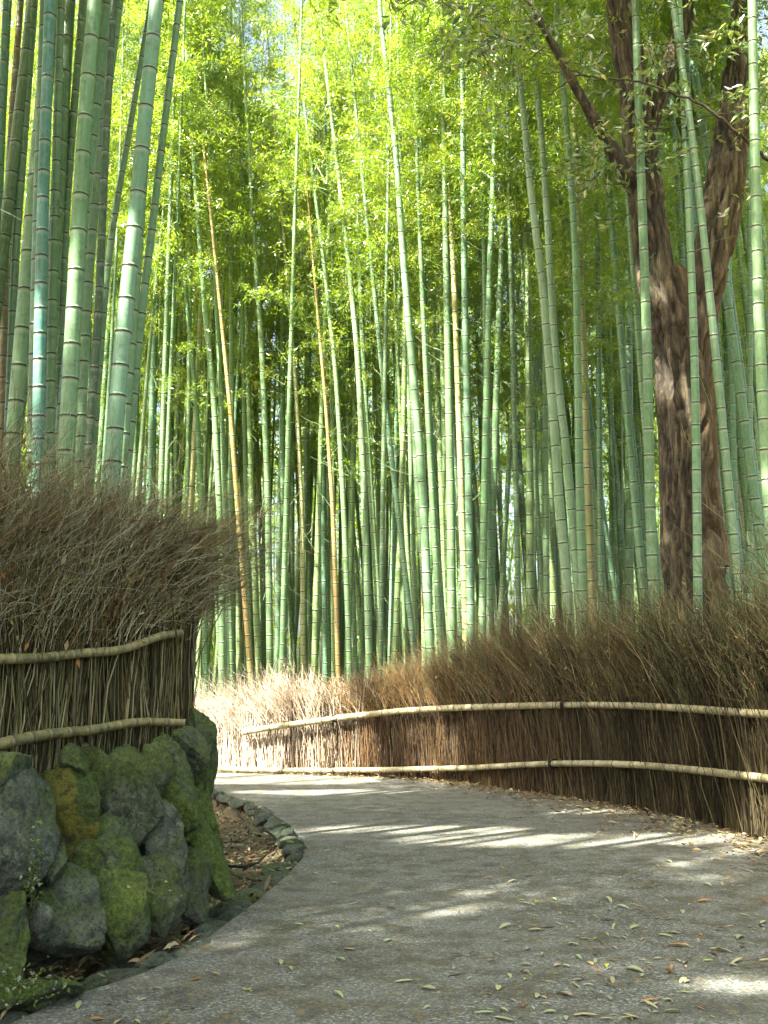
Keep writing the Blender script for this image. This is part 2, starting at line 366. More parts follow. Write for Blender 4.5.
# ------------------------------------------------------------------ stones
bm = bmesh.new(); bmesh.ops.create_icosphere(bm, subdivisions=5, radius=1.0)
SPH = np.array([v.co[:] for v in bm.verts]); SPF = np.array([[v.index for v in f.verts] for f in bm.faces]); bm.free()
bm = bmesh.new(); bmesh.ops.create_icosphere(bm, subdivisions=4, radius=1.0)
SPH4 = np.array([v.co[:] for v in bm.verts]); SPF4 = np.array([[v.index for v in f.verts] for f in bm.faces]); bm.free()
def stone_mesh(name, dims, rng, material, cuts=9, lo=0.62, rough=0.10, hi_res=True):
    P = (SPH if hi_res else SPH4).copy()
    P = np.sign(P) * np.abs(P) ** 0.72                               # boxier
    for k in range(cuts):
        n = rng.normal(size=3); n /= np.linalg.norm(n); d = rng.uniform(lo, 0.98)
        ex = np.maximum(0, P @ n - d); P -= n * (ex * 0.93)[:, None]
    s = rng.integers(1, 999)
    nn = P / np.linalg.norm(P, axis=1, keepdims=True)
    rdg = 1 - np.clip(np.abs(fbm(P * 1.7 + 2 * s, 3, 9)) * 9, 0, 1)
    P += nn * (fbm(P * 1.3 + s, 3, 5) * rough * 1.8 + fbm(P * 5 + s, 5, 6) * rough * 1.1 - rdg * rough * 0.38)[:, None]
    if hi_res:
        ck = 1 - np.clip(np.abs(fbm(P * 2.2 + 3 * s + 7, 4, 21)) * 22, 0, 1); tz = vnoise(P * 2.4 + s, 33); P -= nn * (ck * rough * .32 * (tz > .45))[:, None]
        q_ = np.round(fbm(P * 2.1 + s, 3, 41) * 9) / 9; P += nn * (q_ * rough * .5)[:, None]
    lo_, hi_ = P.min(0), P.max(0); P = (P - (lo_ + hi_) / 2) / ((hi_ - lo_) / 2)
    return mesh(name, P * np.asarray(dims) / 2, [SPF if hi_res else SPF4], [material])
wall = thing('stone_wall', 'dry stone retaining wall of mossy green boulders beneath the left brushwood fence', 'stone wall', (*wall_line[7], 0))
def in_wall(o, p, rot): o.parent = wall; o.location = Vector(p) - wall.location; o.rotation_euler = rot
bx_ = [-60, 0, 60, 100, 146, 184, 211, 221, 260]; bd_ = [3.8, 4.15, 4.55, 4.75, 4.85, 5.15, 5.5, 6.0, 6.6]
# (x0,x1,y0,y1, roll deg, material, up/down taper)
boul = [(-22, 54, 768, 908, 4, 1), (46, 97, 766, 884, -5, 3), (73, 121, 750, 822, 10, 0), (104, 156, 750, 846, -14, 0),
        (138, 170, 746, 800, 0, 0), (152, 192, 737, 830, -12, 2), (140, 182, 806, 884, -6, 1), (72, 148, 822, 898, 20, 2),
        (22, 102, 868, 962, 8, 1), (80, 148, 874, 952, 14, 2), (126, 186, 862, 928, 24, 0), (174, 212, 848, 918, -8, 1),
        (178, 222, 792, 900, -16, 2), (-16, 26, 898, 964, 0, 2), (-14, 21, 952, 992, 0, 0), (172, 208, 728, 772, 0, 0),
        (184, 217, 712, 800, 8, 0), (196, 217, 790, 852, -6, 2), (172, 193, 826, 848, 0, 2), (38, 62, 846, 884, 0, 0),
        (-10, 76, 976, 1016, -6, 2), (92, 128, 808, 836, 0, 0), (20, 50, 905, 945, 10, 1), (60, 92, 745, 782, 0, 0), (-14, 30, 752, 790, 0, 0)]
rng = np.random.default_rng(21)
for i, (x0, x1, y0, y1, roll, k) in enumerate(boul):
    cx, cy = (x0 + x1) / 2, (y0 + y1) / 2
    d = np.interp(cx, bx_, bd_) + (960 - cy) / 200 * 0.28
    if i == 20: d -= 0.25
    depth_fac = 0.62
    w = (x1 - x0) / F * d * 1.12; h = (y1 - y0) / F * d * 1.09
    dp = max(0.20, min(0.42, (w + h) / 2 * depth_fac)) * (1.0 if i != 20 else 1.3)
    st = obj('boulder', stone_mesh('boulder', (w, dp, h), rng, M_st[k], cuts=15, lo=0.46, rough=0.14))
    in_wall(st, W(cx, cy, d + dp * 0.32 + rng.uniform(-.04, .05)), (math.radians(rng.uniform(-14, -4)), math.radians(roll), math.radians(rng.uniform(10, 34))))
# the wall goes on out of the picture at the left and round the bend
def along(line, s0, s1, step):
    seg = np.linalg.norm(np.diff(line, axis=0), axis=1); cum = np.r_[0, np.cumsum(seg)]
    for s in np.arange(s0, s1, step):
        i = min(np.searchsorted(cum, s, side='right') - 1, len(seg) - 1); t = (s - cum[i]) / seg[i]; yield line[i] + (line[i + 1] - line[i]) * t, (line[i + 1] - line[i]) / seg[i]
seg = np.linalg.norm(np.diff(wall_line, axis=0), axis=1); cumw = np.r_[0, np.cumsum(seg)]
for s0, s1 in ((cumw[1], cumw[4] - 0.25), (cumw[11] - 0.2, cumw[16])):
    for row, z in ((0, 0.14), (1, 0.46), (2, 0.76)):
        for p, t in along(wall_line, s0 + row * 0.15, s1, 0.37):
            nrm = np.array([-t[1], t[0]]); q = p + nrm * (0.08 + row * 0.1)
            st = obj('boulder', stone_mesh('boulder', (rng.uniform(.38, .5), .34, rng.uniform(.34, .46)), rng, M_st[int(rng.integers(0, 3))], hi_res=False))
            in_wall(st, (q[0], q[1], z + rng.uniform(-.05, .05)), (0, rng.uniform(-.3, .3), math.atan2(t[1], t[0])))

kerb = thing('stone_kerb', 'low kerb of flat grey green stones edging the left side of the path', 'kerb', (*kerb_line[7], 0))
segk = np.linalg.norm(np.diff(kerb_line, axis=0), axis=1); cumk = np.r_[0, np.cumsum(segk)]
s = cumk[2]
while s < cumk[17]:
    ln = rng.uniform(0.14, 0.42)
    p, t = next(along(kerb_line, s + ln / 2, s + ln, 10)); nrm = np.array([-t[1], t[0]])
    wd = rng.uniform(0.10, 0.23)
    st = obj('kerb_stone', stone_mesh('kerb_stone', (ln * 1.05, wd * 1.1, rng.uniform(.09, .13)), rng, M_kerb if rng.random() > .15 else M_st[0], cuts=12, lo=0.5, rough=0.10, hi_res=False), kerb)
    q = p + nrm * (wd * 0.4 + rng.uniform(-.015, .03)); st.location = Vector((q[0], q[1], rng.uniform(-.052, -.018))) - kerb.location
    st.rotation_euler = (rng.uniform(-.08, .08), rng.uniform(-.06, .06), math.atan2(t[1], t[0]) + rng.uniform(-.14, .14))
    s += ln * 0.96
for x, y, w, h, lab in ((215, 905, .20, .06, 'flat grey stone slab lying in the leafy gutter below the wall'), (165, 944, .24, .06, 'wide flat green stone slab at the foot of the boulders'), (232, 902, .12, .13, 'small round grey stone sitting at the kerb edge'),
                      (270, 884, .16, .07, 'dark flat stone lying near the kerb bend'), (112, 962, .26, .08, 'long mossy slab beside the gutter near the picture corner')):
    g = G(x, y, -0.05); st = obj('flat_stone', stone_mesh('flat_stone', (w, w * .7, h), rng, M_kerb, hi_res=False), None, (g[0], g[1], -0.085)); tag(st, lab, 'stone')
    st.rotation_euler = (0, 0, rng.uniform(0, 3))

# ------------------------------------------------------------------ brushwood fences
def lerpc(a, b_, t): return np.asarray(a)[None] * (1 - t[:, None]) + np.asarray(b_)[None] * t[:, None]
def strands(acc, P0, dirs, L, curl, r0, r1, k, colour, sides=3, m=0, wob=0.02, rng=R):
    """curved strands from P0 along dirs; curl (n,3) pulls the tip"""
    n = len(P0); t = np.linspace(0, 1, k)[None, :, None]
    P = P0[:, None, :] + dirs[:, None, :] * L[:, None, None] * t + curl[:, None, :] * L[:, None, None] * t ** 2
    P = P + rng.normal(0, 1, (n, k, 3)) * wob * L[:, None, None] * (t > 0)
    Rd = r0[:, None] + (r1 - r0)[:, None] * t[:, :, 0]
    V, Q = tubes(P, Rd, sides)
    acc.add(V, Q, m=m, c=np.repeat(colour, k * sides, 0)); return P
def cum_of(line): return np.r_[0, np.cumsum(np.linalg.norm(np.diff(line, axis=0), axis=1))]
def pos_on(line, cum, s):
    x = np.interp(s, cum, line[:, 0]); y = np.interp(s, cum, line[:, 1])
    e = 0.15; tx = np.interp(s + e, cum, line[:, 0]) - np.interp(s - e, cum, line[:, 0]); ty = np.interp(s + e, cum, line[:, 1]) - np.interp(s - e, cum, line[:, 1])
    l = np.hypot(tx, ty) + 1e-9; return x, y, tx / l, ty / l

def dead_leaves(acc, P, rng, pal, L=(0.04, 0.10), m=0):
    n = len(P); D = rng.normal(size=(n, 3)); l = rng.uniform(*L, n)
    V, Q = leaves(P, D, l, l * rng.uniform(.16, .4, n), rng, 0.15); c = pal[rng.integers(0, len(pal), n)] * rng.uniform(.6, 1.2, (n, 1))
    acc.add(V, Q, m=m, c=np.repeat(c, 4, 0))
PAL_DEAD = np.array([(0.30, 0.22, 0.08), (0.20, 0.11, 0.04), (0.34, 0.28, 0.13), (0.12, 0.15, 0.04), (0.26, 0.13, 0.04)])

# right-hand fence
fcum = cum_of(fence_line); rng = np.random.default_rng(5)
s_lo, s_hi = fcum[2], fcum[-3]
# height above ground of the mass, against distance along
fx = [pos_on(fence_line, fcum, np.array([s]))[0][0] for s in fcum]
def fence_h(s): return np.interp(s, [fcum[3], fcum[4], fcum[5], fcum[6], fcum[7], fcum[8], fcum[9], fcum[10], fcum[12], fcum[14]], [1.4, 1.2, 1.42, 1.5, 1.75, 2.05, 1.85, 1.95, 1.95, 2.0])
def rail_h(s): return np.interp(s, [fcum[4], fcum[5], fcum[6], fcum[8], fcum[12]], [.45, .75, .86, 1.0, 1.02])
acc = Acc()
n = 17000; s = rng.uniform(s_lo, s_hi, n); x, y, tx, ty = pos_on(fence_line, fcum, s); o = rng.uniform(-.11, .13, n); x = x - ty * o; y = y + tx * o
hmax = rail_h(s) + rng.uniform(-.3, .55, n)
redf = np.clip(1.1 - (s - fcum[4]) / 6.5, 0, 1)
base_c = lerpc((0.045, 0.036, 0.015), (0.16, 0.088, 0.036), redf) * rng.uniform(.2, 1.7, (n, 1)) * (.5 + vnoise(np.c_[s * 4, s * 0, s * 0], 91)[:, None]); pale = rng.random(n) < .08 + .9 * np.clip(1.4 - (s - fcum[4]) / 1.9, 0, 1); base_c[pale] = lerpc((0.17, 0.135, 0.07), (0.70, 0.58, 0.44), np.clip(1.2 - (s[pale] - fcum[4]) / 3.0, 0, 1)) * rng.uniform(.7, 1.2, (pale.sum(), 1))  # strands near the far-left bend painted pale to stand in for direct sun
P0 = np.c_[x, y, np.full(n, -.02)]; dirs = np.c_[rng.normal(0, .06, n), rng.normal(0, .035, n), np.ones(n)]
foot = rng.uniform(0, .35, n) < .1
dirs[foot, :2] *= 2.2
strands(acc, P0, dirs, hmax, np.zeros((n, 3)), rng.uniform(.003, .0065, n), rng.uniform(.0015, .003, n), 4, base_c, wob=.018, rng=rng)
# brush: main shoots with side twigs, leaning left along the fence as they rise
n = 14000; s = rng.uniform(s_lo, s_hi, n); x, y, tx, ty = pos_on(fence_line, fcum, s); o = rng.uniform(-.16, .16, n)
x = x - ty * o; y = y + tx * o; H = fence_h(s) * (.86 + .20 * vnoise(np.c_[s * 1.5, s * 0, s * 0], 66) + .12 * vnoise(np.c_[s * 6, s * 0, s * 0], 67)); clump = vnoise(np.c_[s * 2.1, s * 0, s * 0], 4)
z0 = rail_h(s) + rng.uniform(-.10, .5, n) * (H - rail_h(s)); L = (H - z0) * rng.uniform(.45, 1.05, n) * np.where(rng.random(n) < .12, 1.35, 1) * (0.8 + .4 * clump); L = np.maximum(L, .25)
lean = -(0.10 + 0.34 * clump + rng.normal(0, .22, n)); outw = -(o / .16) * -1
dirs = np.c_[tx * lean - ty * o * 1.4, ty * lean + tx * o * 1.4, np.full(n, .95)] + rng.normal(0, .10, (n, 3)); curl = np.c_[tx * lean * .6, ty * lean * .6, np.full(n, -.06)] + rng.normal(0, .09, (n, 3))
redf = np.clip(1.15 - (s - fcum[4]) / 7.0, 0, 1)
gap = vnoise(np.c_[s * 1.3, s * 0 + 4, s * 0], 8)  # clumped darkening of the strand colour stands in for shaded depths in the brush
col = lerpc((0.10, 0.075, 0.028), (0.25, 0.145, 0.058), redf) * rng.uniform(.2, 1.8, (n, 1)) * (.3 + 1.25 * gap[:, None]); col *= lerpc((.62,) * 3, (1.0,) * 3, redf); lt_ = rng.random(n) < .15; col[lt_] = np.array((0.30, 0.235, 0.125)) * rng.uniform(.6, 1.3, (lt_.sum(), 1)); sun_pale = rng.random(n) < .9 * np.clip(1.35 - (s - fcum[4]) / 2.2, 0, 1); col[sun_pale] = np.array((0.70, 0.58, 0.44)) * rng.uniform(.7, 1.15, (sun_pale.sum(), 1))  # some shoots painted lighter as if lit; far-left ones whitened as sunlit
grn = rng.random(n) < .12 + .2 * (1 - redf); col[grn] = np.array([0.12, 0.13, 0.05]) * rng.uniform(.6, 1.3, (grn.sum(), 1))
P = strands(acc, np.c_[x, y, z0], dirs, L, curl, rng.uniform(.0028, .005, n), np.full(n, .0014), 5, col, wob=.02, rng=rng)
for rep in range(3):
    t = rng.integers(1, 5, n); B = P[np.arange(n), t]; l = L * rng.uniform(.12, .38, n); d2 = dirs / np.linalg.norm(dirs, axis=1, keepdims=True) + rng.normal(0, .38, (n, 3)); d2[:, 2] = np.abs(d2[:, 2])
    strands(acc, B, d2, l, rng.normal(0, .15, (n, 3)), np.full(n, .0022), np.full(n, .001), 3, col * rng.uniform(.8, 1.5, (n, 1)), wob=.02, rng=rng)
k = rng.integers(0, n, 5200); dead_leaves(acc, P[k, rng.integers(1, 5, 5200)], rng, PAL_DEAD, (.03, .07))
rf = thing('brushwood_fence', 'long brown brushwood fence curving along the right side of the path', 'fence', (*fence_line[8], 0))
def child_world(name, me, parent):
    o = obj(name, me, parent); o.location = -Vector(parent.location); return o
child_world('brushwood', acc.build('brushwood', [M_twig]), rf)
# dark slab added inside the brush to block light coming through
def core(name, line, s0, s1, zf0, zf1, th, parent, material):
    ss = np.arange(s0, s1, .12); cum = cum_of(line); x, y, tx, ty = pos_on(line, cum, ss); V = []
    for sgn, zf in ((-1, zf0), (-1, zf1), (1, zf1), (1, zf0)):
        z = zf(ss) + (fbm(np.c_[ss * 3, ss * 0, ss * 0 + sgn], 3, 2) * .12 if zf is zf1 else 0)
        V.append(np.c_[x - ty * sgn * th / 2, y + tx * sgn * th / 2, z])
    V = np.stack(V, 1).reshape(-1, 3); idx = np.arange(len(V)).reshape(-1, 4)
    Q = np.concatenate([np.stack([idx[:-1, a], idx[1:, a], idx[1:, (a + 1) % 4], idx[:-1, (a + 1) % 4]], -1) for a in range(4)] + [idx[:1], idx[-1:, ::-1]])
    child_world(name, mesh(name, V, [Q], [material], smooth=False), parent)
m, nt, b = mat('light_block_core'); nz = noise(nt, 60, 4, 0.7, mapping(nt, (1, 1, 0.06)))
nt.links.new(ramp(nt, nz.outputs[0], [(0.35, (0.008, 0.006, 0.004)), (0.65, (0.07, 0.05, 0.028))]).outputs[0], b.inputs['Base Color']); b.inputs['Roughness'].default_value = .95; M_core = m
core('light_block_core', fence_line, s_lo, s_hi, lambda s: s * 0 - .03, lambda s: rail_h(s) + .22, .10, rf, M_core)

def pole(name, pts, r, parent, nodes=.33, wav=0.0, seed=0, taper=1.0, m=None):
    """bamboo pole along world points with node rings"""
    pts = np.array(pts, float); cum = np.r_[0, np.cumsum(np.linalg.norm(np.diff(pts, axis=0), axis=1))]; Lt = cum[-1]
    ss = [0.0, 0.0]; rr = [0.001, r]; dk = [0.6, 0.0]; pl = [0, 0]; s = .12; rg = np.random.default_rng(seed)
    while s < Lt - .05:
        for o, f_, d_, p_ in ((-.10, 1.0, 0, 0), (-.022, .985, 0, 0), (-.012, 1.0, 0, 1), (-.005, 1.07, .5, .6), (.003, 1.06, 1, 0), (.009, .97, .7, 0), (.02, .985, 0, 0)):
            if s + o > ss[-1] + .001: ss.append(s + o); rr.append(r * f_ * (1 - (1 - taper) * s / Lt)); dk.append(d_); pl.append(p_)
        s += nodes * rg.uniform(.8, 1.2)
    ss += [Lt, Lt]; rr += [r * taper, .001]; dk += [0, .6]; pl += [0, 0]; ss = np.array(ss); k = len(ss)
    # smooth the path
    from_ = np.stack([np.interp(ss, cum, pts[:, i]) for i in range(3)], 1)
    w_ = np.stack([np.interp(np.clip(ss + d_, 0, Lt), cum, pts[:, i]) for d_ in (-.15, -.07, 0, .07, .15) for i in range(3)], 1).reshape(k, 5, 3).mean(1)
    P = w_ if Lt > .6 else from_
    P[0] = P[1] - (P[2] - P[1]) * .001; P[-1] = P[-2] + (P[-2] - P[-3]) * .001
    V, Q = tubes(P[None], np.array(rr)[None], 14)
    c = np.repeat(np.c_[dk, pl, np.full(k, .5)], 14, 0)
    return child_world(name, mesh(name, V, [Q], [m or M_rail], tint=c), parent)
def twine(p, axis_, r, parent, turns=6):
    a = Vector(axis_).normalized(); q = a.to_track_quat('Z', 'Y'); th = np.linspace(0, 2 * math.pi * turns, turns * 14); pts = []
    for i, t in enumerate(th):
        v = q @ Vector(((r + .004) * math.cos(t), (r + .004) * math.sin(t), (i / len(th) - .5) * .06)); pts.append([p[0] + v.x, p[1] + v.y, p[2] + v.z])
    V, Q = tubes(np.array(pts)[None], np.full((1, len(pts)), .006), 6)
    o = obj('twine_binding', mesh('twine_binding', V, [Q], [M_twine]), parent); o.location = -Vector(rf.location) - Vector(parent.location) if False else Vector((0, 0, 0)); return o
fpx = [(215, 771), (300, 773), (400, 777), (480, 784), (565, 796), (640, 808), (700, 820), (740, 830), (768, 839)]
def fY(x): return float(np.interp(x, [p[0] for p in fpx], [G(*p)[1] for p in fpx]))
def on_curve(x, y, line):
    """where the sight line of a photo point meets an upright curve"""
    d = ray(x, y); best = None
    for a, b_ in zip(line[:-1], line[1:]):
        ab = b_ - a; den = d[0] * ab[1] - d[1] * ab[0]
        if abs(den) < 1e-9: continue
        t = (a[0] * ab[1] - a[1] * ab[0]) / den; u = (a[0] * d[1] - a[1] * d[0]) / den
        if t > 3 and -1e-6 <= u <= 1 + 1e-6 and (best is None or t < best): best = t
    return np.array([0, 0, CAMZ]) + d * best if best else W(x, y, fY(x) - .2)
RL = {}
def rail_pts(lst, offs=.20):
    if offs not in RL: RL[offs] = off(densify(fence_line, .4), -offs)
    return [on_curve(x, y, RL[offs]) for x, y in lst]
up = [(240, 733), (262, 729), (290, 724.5), (322, 720.5), (336, 718), (360, 715.5), (400, 711), (450, 708), (500, 706.5), (540, 705.5), (566, 705), (600, 705), (640, 706), (680, 708), (720, 711), (768, 714.5)]
lo = [(214, 769), (250, 770), (290, 770.5), (330, 770.5), (370, 770), (420, 769), (470, 768), (520, 765), (556, 763.5), (600, 763.5), (640, 765), (680, 768.5), (720, 773), (768, 778.5)]
def seg_px(lst, a, b_):
    xs = [p[0] for p in lst]; ys = [p[1] for p in lst]; q = [a] + [x for x in xs if a < x < b_] + [b_]; return [(x, float(np.interp(x, xs, ys))) for x in q]
U3 = rail_pts(seg_px(up, 560, 768), .19); U3 += [np.array([3.46, 6.9, 1.0]), np.array([3.58, 5.2, 1.02]), np.array([3.66, 2.0, 1.04])]
L3 = rail_pts(seg_px(lo, 548, 768), .19); L3 += [np.array([3.46, 6.9, .47]), np.array([3.56, 5.2, .48]), np.array([3.66, 2.0, .48])]
rails = [('u1', rail_pts(seg_px(up, 240, 340), .21), .046), ('u2', rail_pts(seg_px(up, 330, 568), .185), .044), ('u3', U3, .036),
         ('l1', rail_pts(seg_px(lo, 214, 336), .21), .042), ('l2', rail_pts(seg_px(lo, 328, 556), .175), .038), ('l3', L3, .035)]
robj = {}
for i, (k_, pts, r_) in enumerate(rails): robj[k_] = pole('rail', pts, r_, rf, .34, seed=i, taper=.92)
for k_, x, y, dr in (('u2', 335, 718.5, .195), ('u3', 565, 705, .185), ('l2', 331, 770.5, .19), ('l3', 553, 763.5, .175)):
    p = rail_pts([(x, y)], dr)[0]; ax = rail_pts([(x + 12, y)], dr)[0] - p; twine(p, ax, .048, robj[k_])

# left-hand fence on top of the wall
lf_px = [-160, -60, 0, 60, 120, 180]; lf_Y = [4.3, 4.75, 5.05, 5.45, 5.85, 6.24]
lbase = [790, 782, 772, 762, 750, 736]
lfl = np.array([W(x, 740, Y)[:2] for x, Y in zip(lf_px, lf_Y)]); lcum = cum_of(lfl); LT = lcum[-1]
def lz(s, tab): return np.array([W(x, y, Y)[2] for x, y, Y in zip(lf_px, tab, lf_Y)]).__class__(0) if False else np.interp(s, lcum, [W(x, y, Y)[2] for x, y, Y in zip(lf_px, tab, lf_Y)])
lf = thing('brushwood_fence', 'tall olive brown brushwood fence standing on top of the stone wall at the left', 'fence', (lfl[3][0], lfl[3][1], 1.0))
acc = Acc(); rng = np.random.default_rng(9)
n = 4200; s = rng.uniform(0, LT, n); x, y, tx, ty = pos_on(lfl, lcum, np.clip(s, .16, LT - .16)); o = rng.uniform(-.11, .11, n)
x = np.interp(s, lcum, lfl[:, 0]) - ty * o; y = np.interp(s, lcum, lfl[:, 1]) + tx * o
z0 = lz(s, lbase) - rng.uniform(0, .10, n); L = lz(s, [655, 657, 658, 655, 645, 632]) - z0 + rng.uniform(-.1, .5, n)
col = lerpc((0.07, 0.05, 0.02), (0.11, 0.11, 0.04), rng.random(n)) * rng.uniform(.08, 1.7, (n, 1)); pale = rng.random(n) < .18; col[pale] = np.array((0.30, 0.27, 0.14)) * rng.uniform(.6, 1.2, (pale.sum(), 1))  # pale stems among near-black ones paint in lit stems before shaded depths
tilt = rng.normal(0, .07, n) + np.where(rng.random(n) < .15, rng.normal(0, .25, n), 0)
dirs = np.c_[tilt * tx, tilt * ty + rng.normal(0, .04, n), np.ones(n)]
endz = s > LT - .15; dirs[endz, 0] *= .3
thick = rng.uniform(.002, .0062, n)
strands(acc, np.c_[x, y, z0], dirs, L, np.zeros((n, 3)), thick, thick * .7, 6, col, sides=5, wob=.010, rng=rng)
n = 4000; s = rng.uniform(-.1, LT - .02, n); x, y, tx, ty = pos_on(lfl, lcum, np.clip(s, .16, LT - .16)); o = rng.uniform(-.17, .17, n)
x = np.interp(s, lcum, lfl[:, 0]) - ty * o; y = np.interp(s, lcum, lfl[:, 1]) + tx * o
z0 = lz(s, [660, 658, 656, 652, 642, 630]) + rng.uniform(-.04, .5, n); ztop = lz(s, [500, 500, 505, 512, 520, 545])
L = (lz(s, [505, 505, 510, 515, 524, 548]) - lz(s, [655] * 3 + [650, 640, 632])) * (.25 + .75 * rng.random(n) ** .9) * np.where(rng.random(n) < .2, rng.uniform(1.1, 1.7, n), 1.0) * (.75 + .4 * vnoise(np.c_[s * 3, s * 0, s * 0], 77)); endf = np.clip((s / LT - .25) / .75, 0, 1)
lean = .03 + rng.normal(0, .22, n) + endf ** 1.5 * rng.uniform(.0, 1.0, n) + np.where(s > LT * .8, rng.uniform(0, .7, n), 0); cl = .15 + .22 * endf + rng.normal(0, .32, n)
dirs = np.c_[tx * lean, ty * lean - o * 1.2, np.full(n, .9)] + rng.normal(0, .06, (n, 3)); curl = np.c_[tx * cl, ty * cl - .05, -.10 - .12 * endf + rng.normal(0, .08, n)]
col = lerpc((0.14, 0.080, 0.032), (0.17, 0.16, 0.062), rng.random(n)) * rng.uniform(.15, 1.7, (n, 1)); pale = rng.random(n) < .28; col[pale] = np.array((0.38, 0.36, 0.22)) * rng.uniform(.6, 1.3, (pale.sum(), 1))  # lit shoots and shaded depths put into the pale and dark strand colours
P = strands(acc, np.c_[x, y, z0], dirs, L, curl, rng.uniform(.0018, .0034, n), np.full(n, .0009), 7, col, wob=.018, rng=rng)
dn = dirs / np.linalg.norm(dirs, axis=1, keepdims=True)
for rep in range(5):
    t = rng.integers(2, 7, n); B = P[np.arange(n), t]; l = rng.uniform(.06, .30, n); d2 = dn + curl * .8 + rng.normal(0, .45, (n, 3)); d2 /= np.linalg.norm(d2, axis=1, keepdims=True)
    strands(acc, B, d2, l, rng.normal(0, .3, (n, 3)), np.full(n, .0013), np.full(n, .0006), 4, col * rng.uniform(.9, 1.6, (n, 1)), wob=.015, rng=rng)
k = rng.integers(0, n, 2300); dead_leaves(acc, P[k, rng.integers(0, 6, 2300)], rng, PAL_DEAD * 1.15, (.03, .075))
k = rng.integers(0, n, 26); dead_leaves(acc, P[k, 5] + [0, -.05, 0], rng, PAL_DEAD * 1.2, (.07, .10))
child_world('brushwood', acc.build('brushwood', [M_twig]), lf)
core('light_block_core', lfl, .0, LT - .1, lambda s: lz(s, lbase) - .12, lambda s: lz(s, [640, 640, 640, 635, 625, 612]), .13, lf, M_core)
def lY(x): return float(np.interp(x, lf_px, lf_Y))
lu = [(-90, 664), (-40, 660), (0, 658.5), (30, 659), (62, 656), (95, 651), (118, 652.5), (130, 649), (145, 641), (162, 634), (178, 632), (188, 633)]
ll = [(-90, 775), (-40, 756), (0, 744), (30, 737), (60, 732.5), (90, 731), (108, 728), (125, 722), (150, 721.5), (180, 723), (204, 724)]
def lpts(lst): return [W(x, y, lY(x) - .23) for x, y in lst]
pole('rail', lpts(lu), .0265, lf, .15, seed=31, taper=.9, m=M_rail_olive); pole('rail', lpts(ll), .031, lf, .12, seed=32, taper=.75, m=M_rail_olive)

# ------------------------------------------------------------------ bamboo
def culm_mesh(name, pts, r0, sp, rng, sides=12, m=None, seedc=None):
    """pts: world polyline from ground up; r0 base radius"""
    pts = np.array(pts, float); cum = np.r_[0, np.cumsum(np.linalg.norm(np.diff(pts, axis=0), axis=1))]; Lt = cum[-1]
    ss = [0.]; rr = [1.]; dk = [0.]; pl = [0.]; s = .1
    while s < Lt - .1:
        for o, f_, d_, p_ in ((-.05, 1., 0, 0), (-.022, 1., 0, .75), (-.0075, 1.01, 0, 1), (-.0065, 1.06, 1, 0), (.004, 1.05, 1, 0), (.0055, .985, 0, .35), (.02, .99, 0, 0)):
            ss.append(s + o); rr.append(f_); dk.append(d_); pl.append(p_)
        s += sp * rng.uniform(.85, 1.15) * (.65 + .5 * min(1, s / 4))
    ss.append(Lt); rr.append(1.); dk.append(0); pl.append(0)
    ss = np.array(ss); t = ss / Lt; rad = r0 * np.array(rr) * (1 - .80 * np.clip((t - .12), 0, 1) ** 1.3)
    off_ = (-.5, -.25, 0, .25, .5); k = len(ss)
    P = np.stack([np.interp(ss + d_, cum, pts[:, i]) for d_ in off_ for i in range(3)], 1).reshape(k, 5, 3).mean(1)
    V, Q = tubes(P[None], rad[None], sides); c = np.repeat(np.c_[dk, pl, np.full(k, rng.random())], sides, 0)
    return V, Q, c

def crown_arrays(rng, H, z0, nb, nc, nl, reach=1.5, leaf=(.09, .15), twigs=True):
    """leaf sprays round a vertical axis: returns leaf base points, directions, and branch centre lines"""
    z = z0 + (H - z0) * np.sort(rng.random(nb)) ** .9; az = rng.uniform(0, 2 * math.pi, nb); t = (z - z0) / (H - z0)
    L = reach * rng.uniform(.45, 1.1, nb) * (1 - .55 * t); el = rng.uniform(.25, .9, nb)
    d = np.c_[np.cos(az) * np.cos(el), np.sin(az) * np.cos(el), np.sin(el)]; k = 6; tt = np.linspace(0, 1, k)[None, :, None]
    P = np.c_[np.zeros(nb), np.zeros(nb), z][:, None] + d[:, None] * L[:, None, None] * tt + np.array([0, 0, -1.0]) * (L * rng.uniform(.3, .7, nb))[:, None, None] * tt ** 2.3
    u = rng.uniform(.22, 1, (nb, nc)); i = np.minimum((u * (k - 1)).astype(int), k - 2); f_ = (u * (k - 1) - i)[..., None]
    a = np.arange(nb)[:, None]; C = P[a, i] * (1 - f_) + P[a, i + 1] * f_ + rng.normal(0, 1, (nb, nc, 3)) * (.035 + .10 * u[..., None])
    B = np.repeat(C[:, :, None], nl, 2) + rng.normal(0, .035, (nb, nc, nl, 3))
    out = d[:, None, None] * .6 + rng.normal(0, .55, (nb, nc, nl, 3)) + np.array([0, 0, -.35])
    tint = np.clip(rng.normal(.45, .22, (nb, 1, 1)) * .5 + rng.normal(.45, .25, (nb, nc, nl)) * .5, 0, .93); tint[rng.random(tint.shape) < .02] = 1
    n = nb * nc * nl
    return B.reshape(n, 3), out.reshape(n, 3), rng.uniform(*leaf, n), tint.reshape(n), P
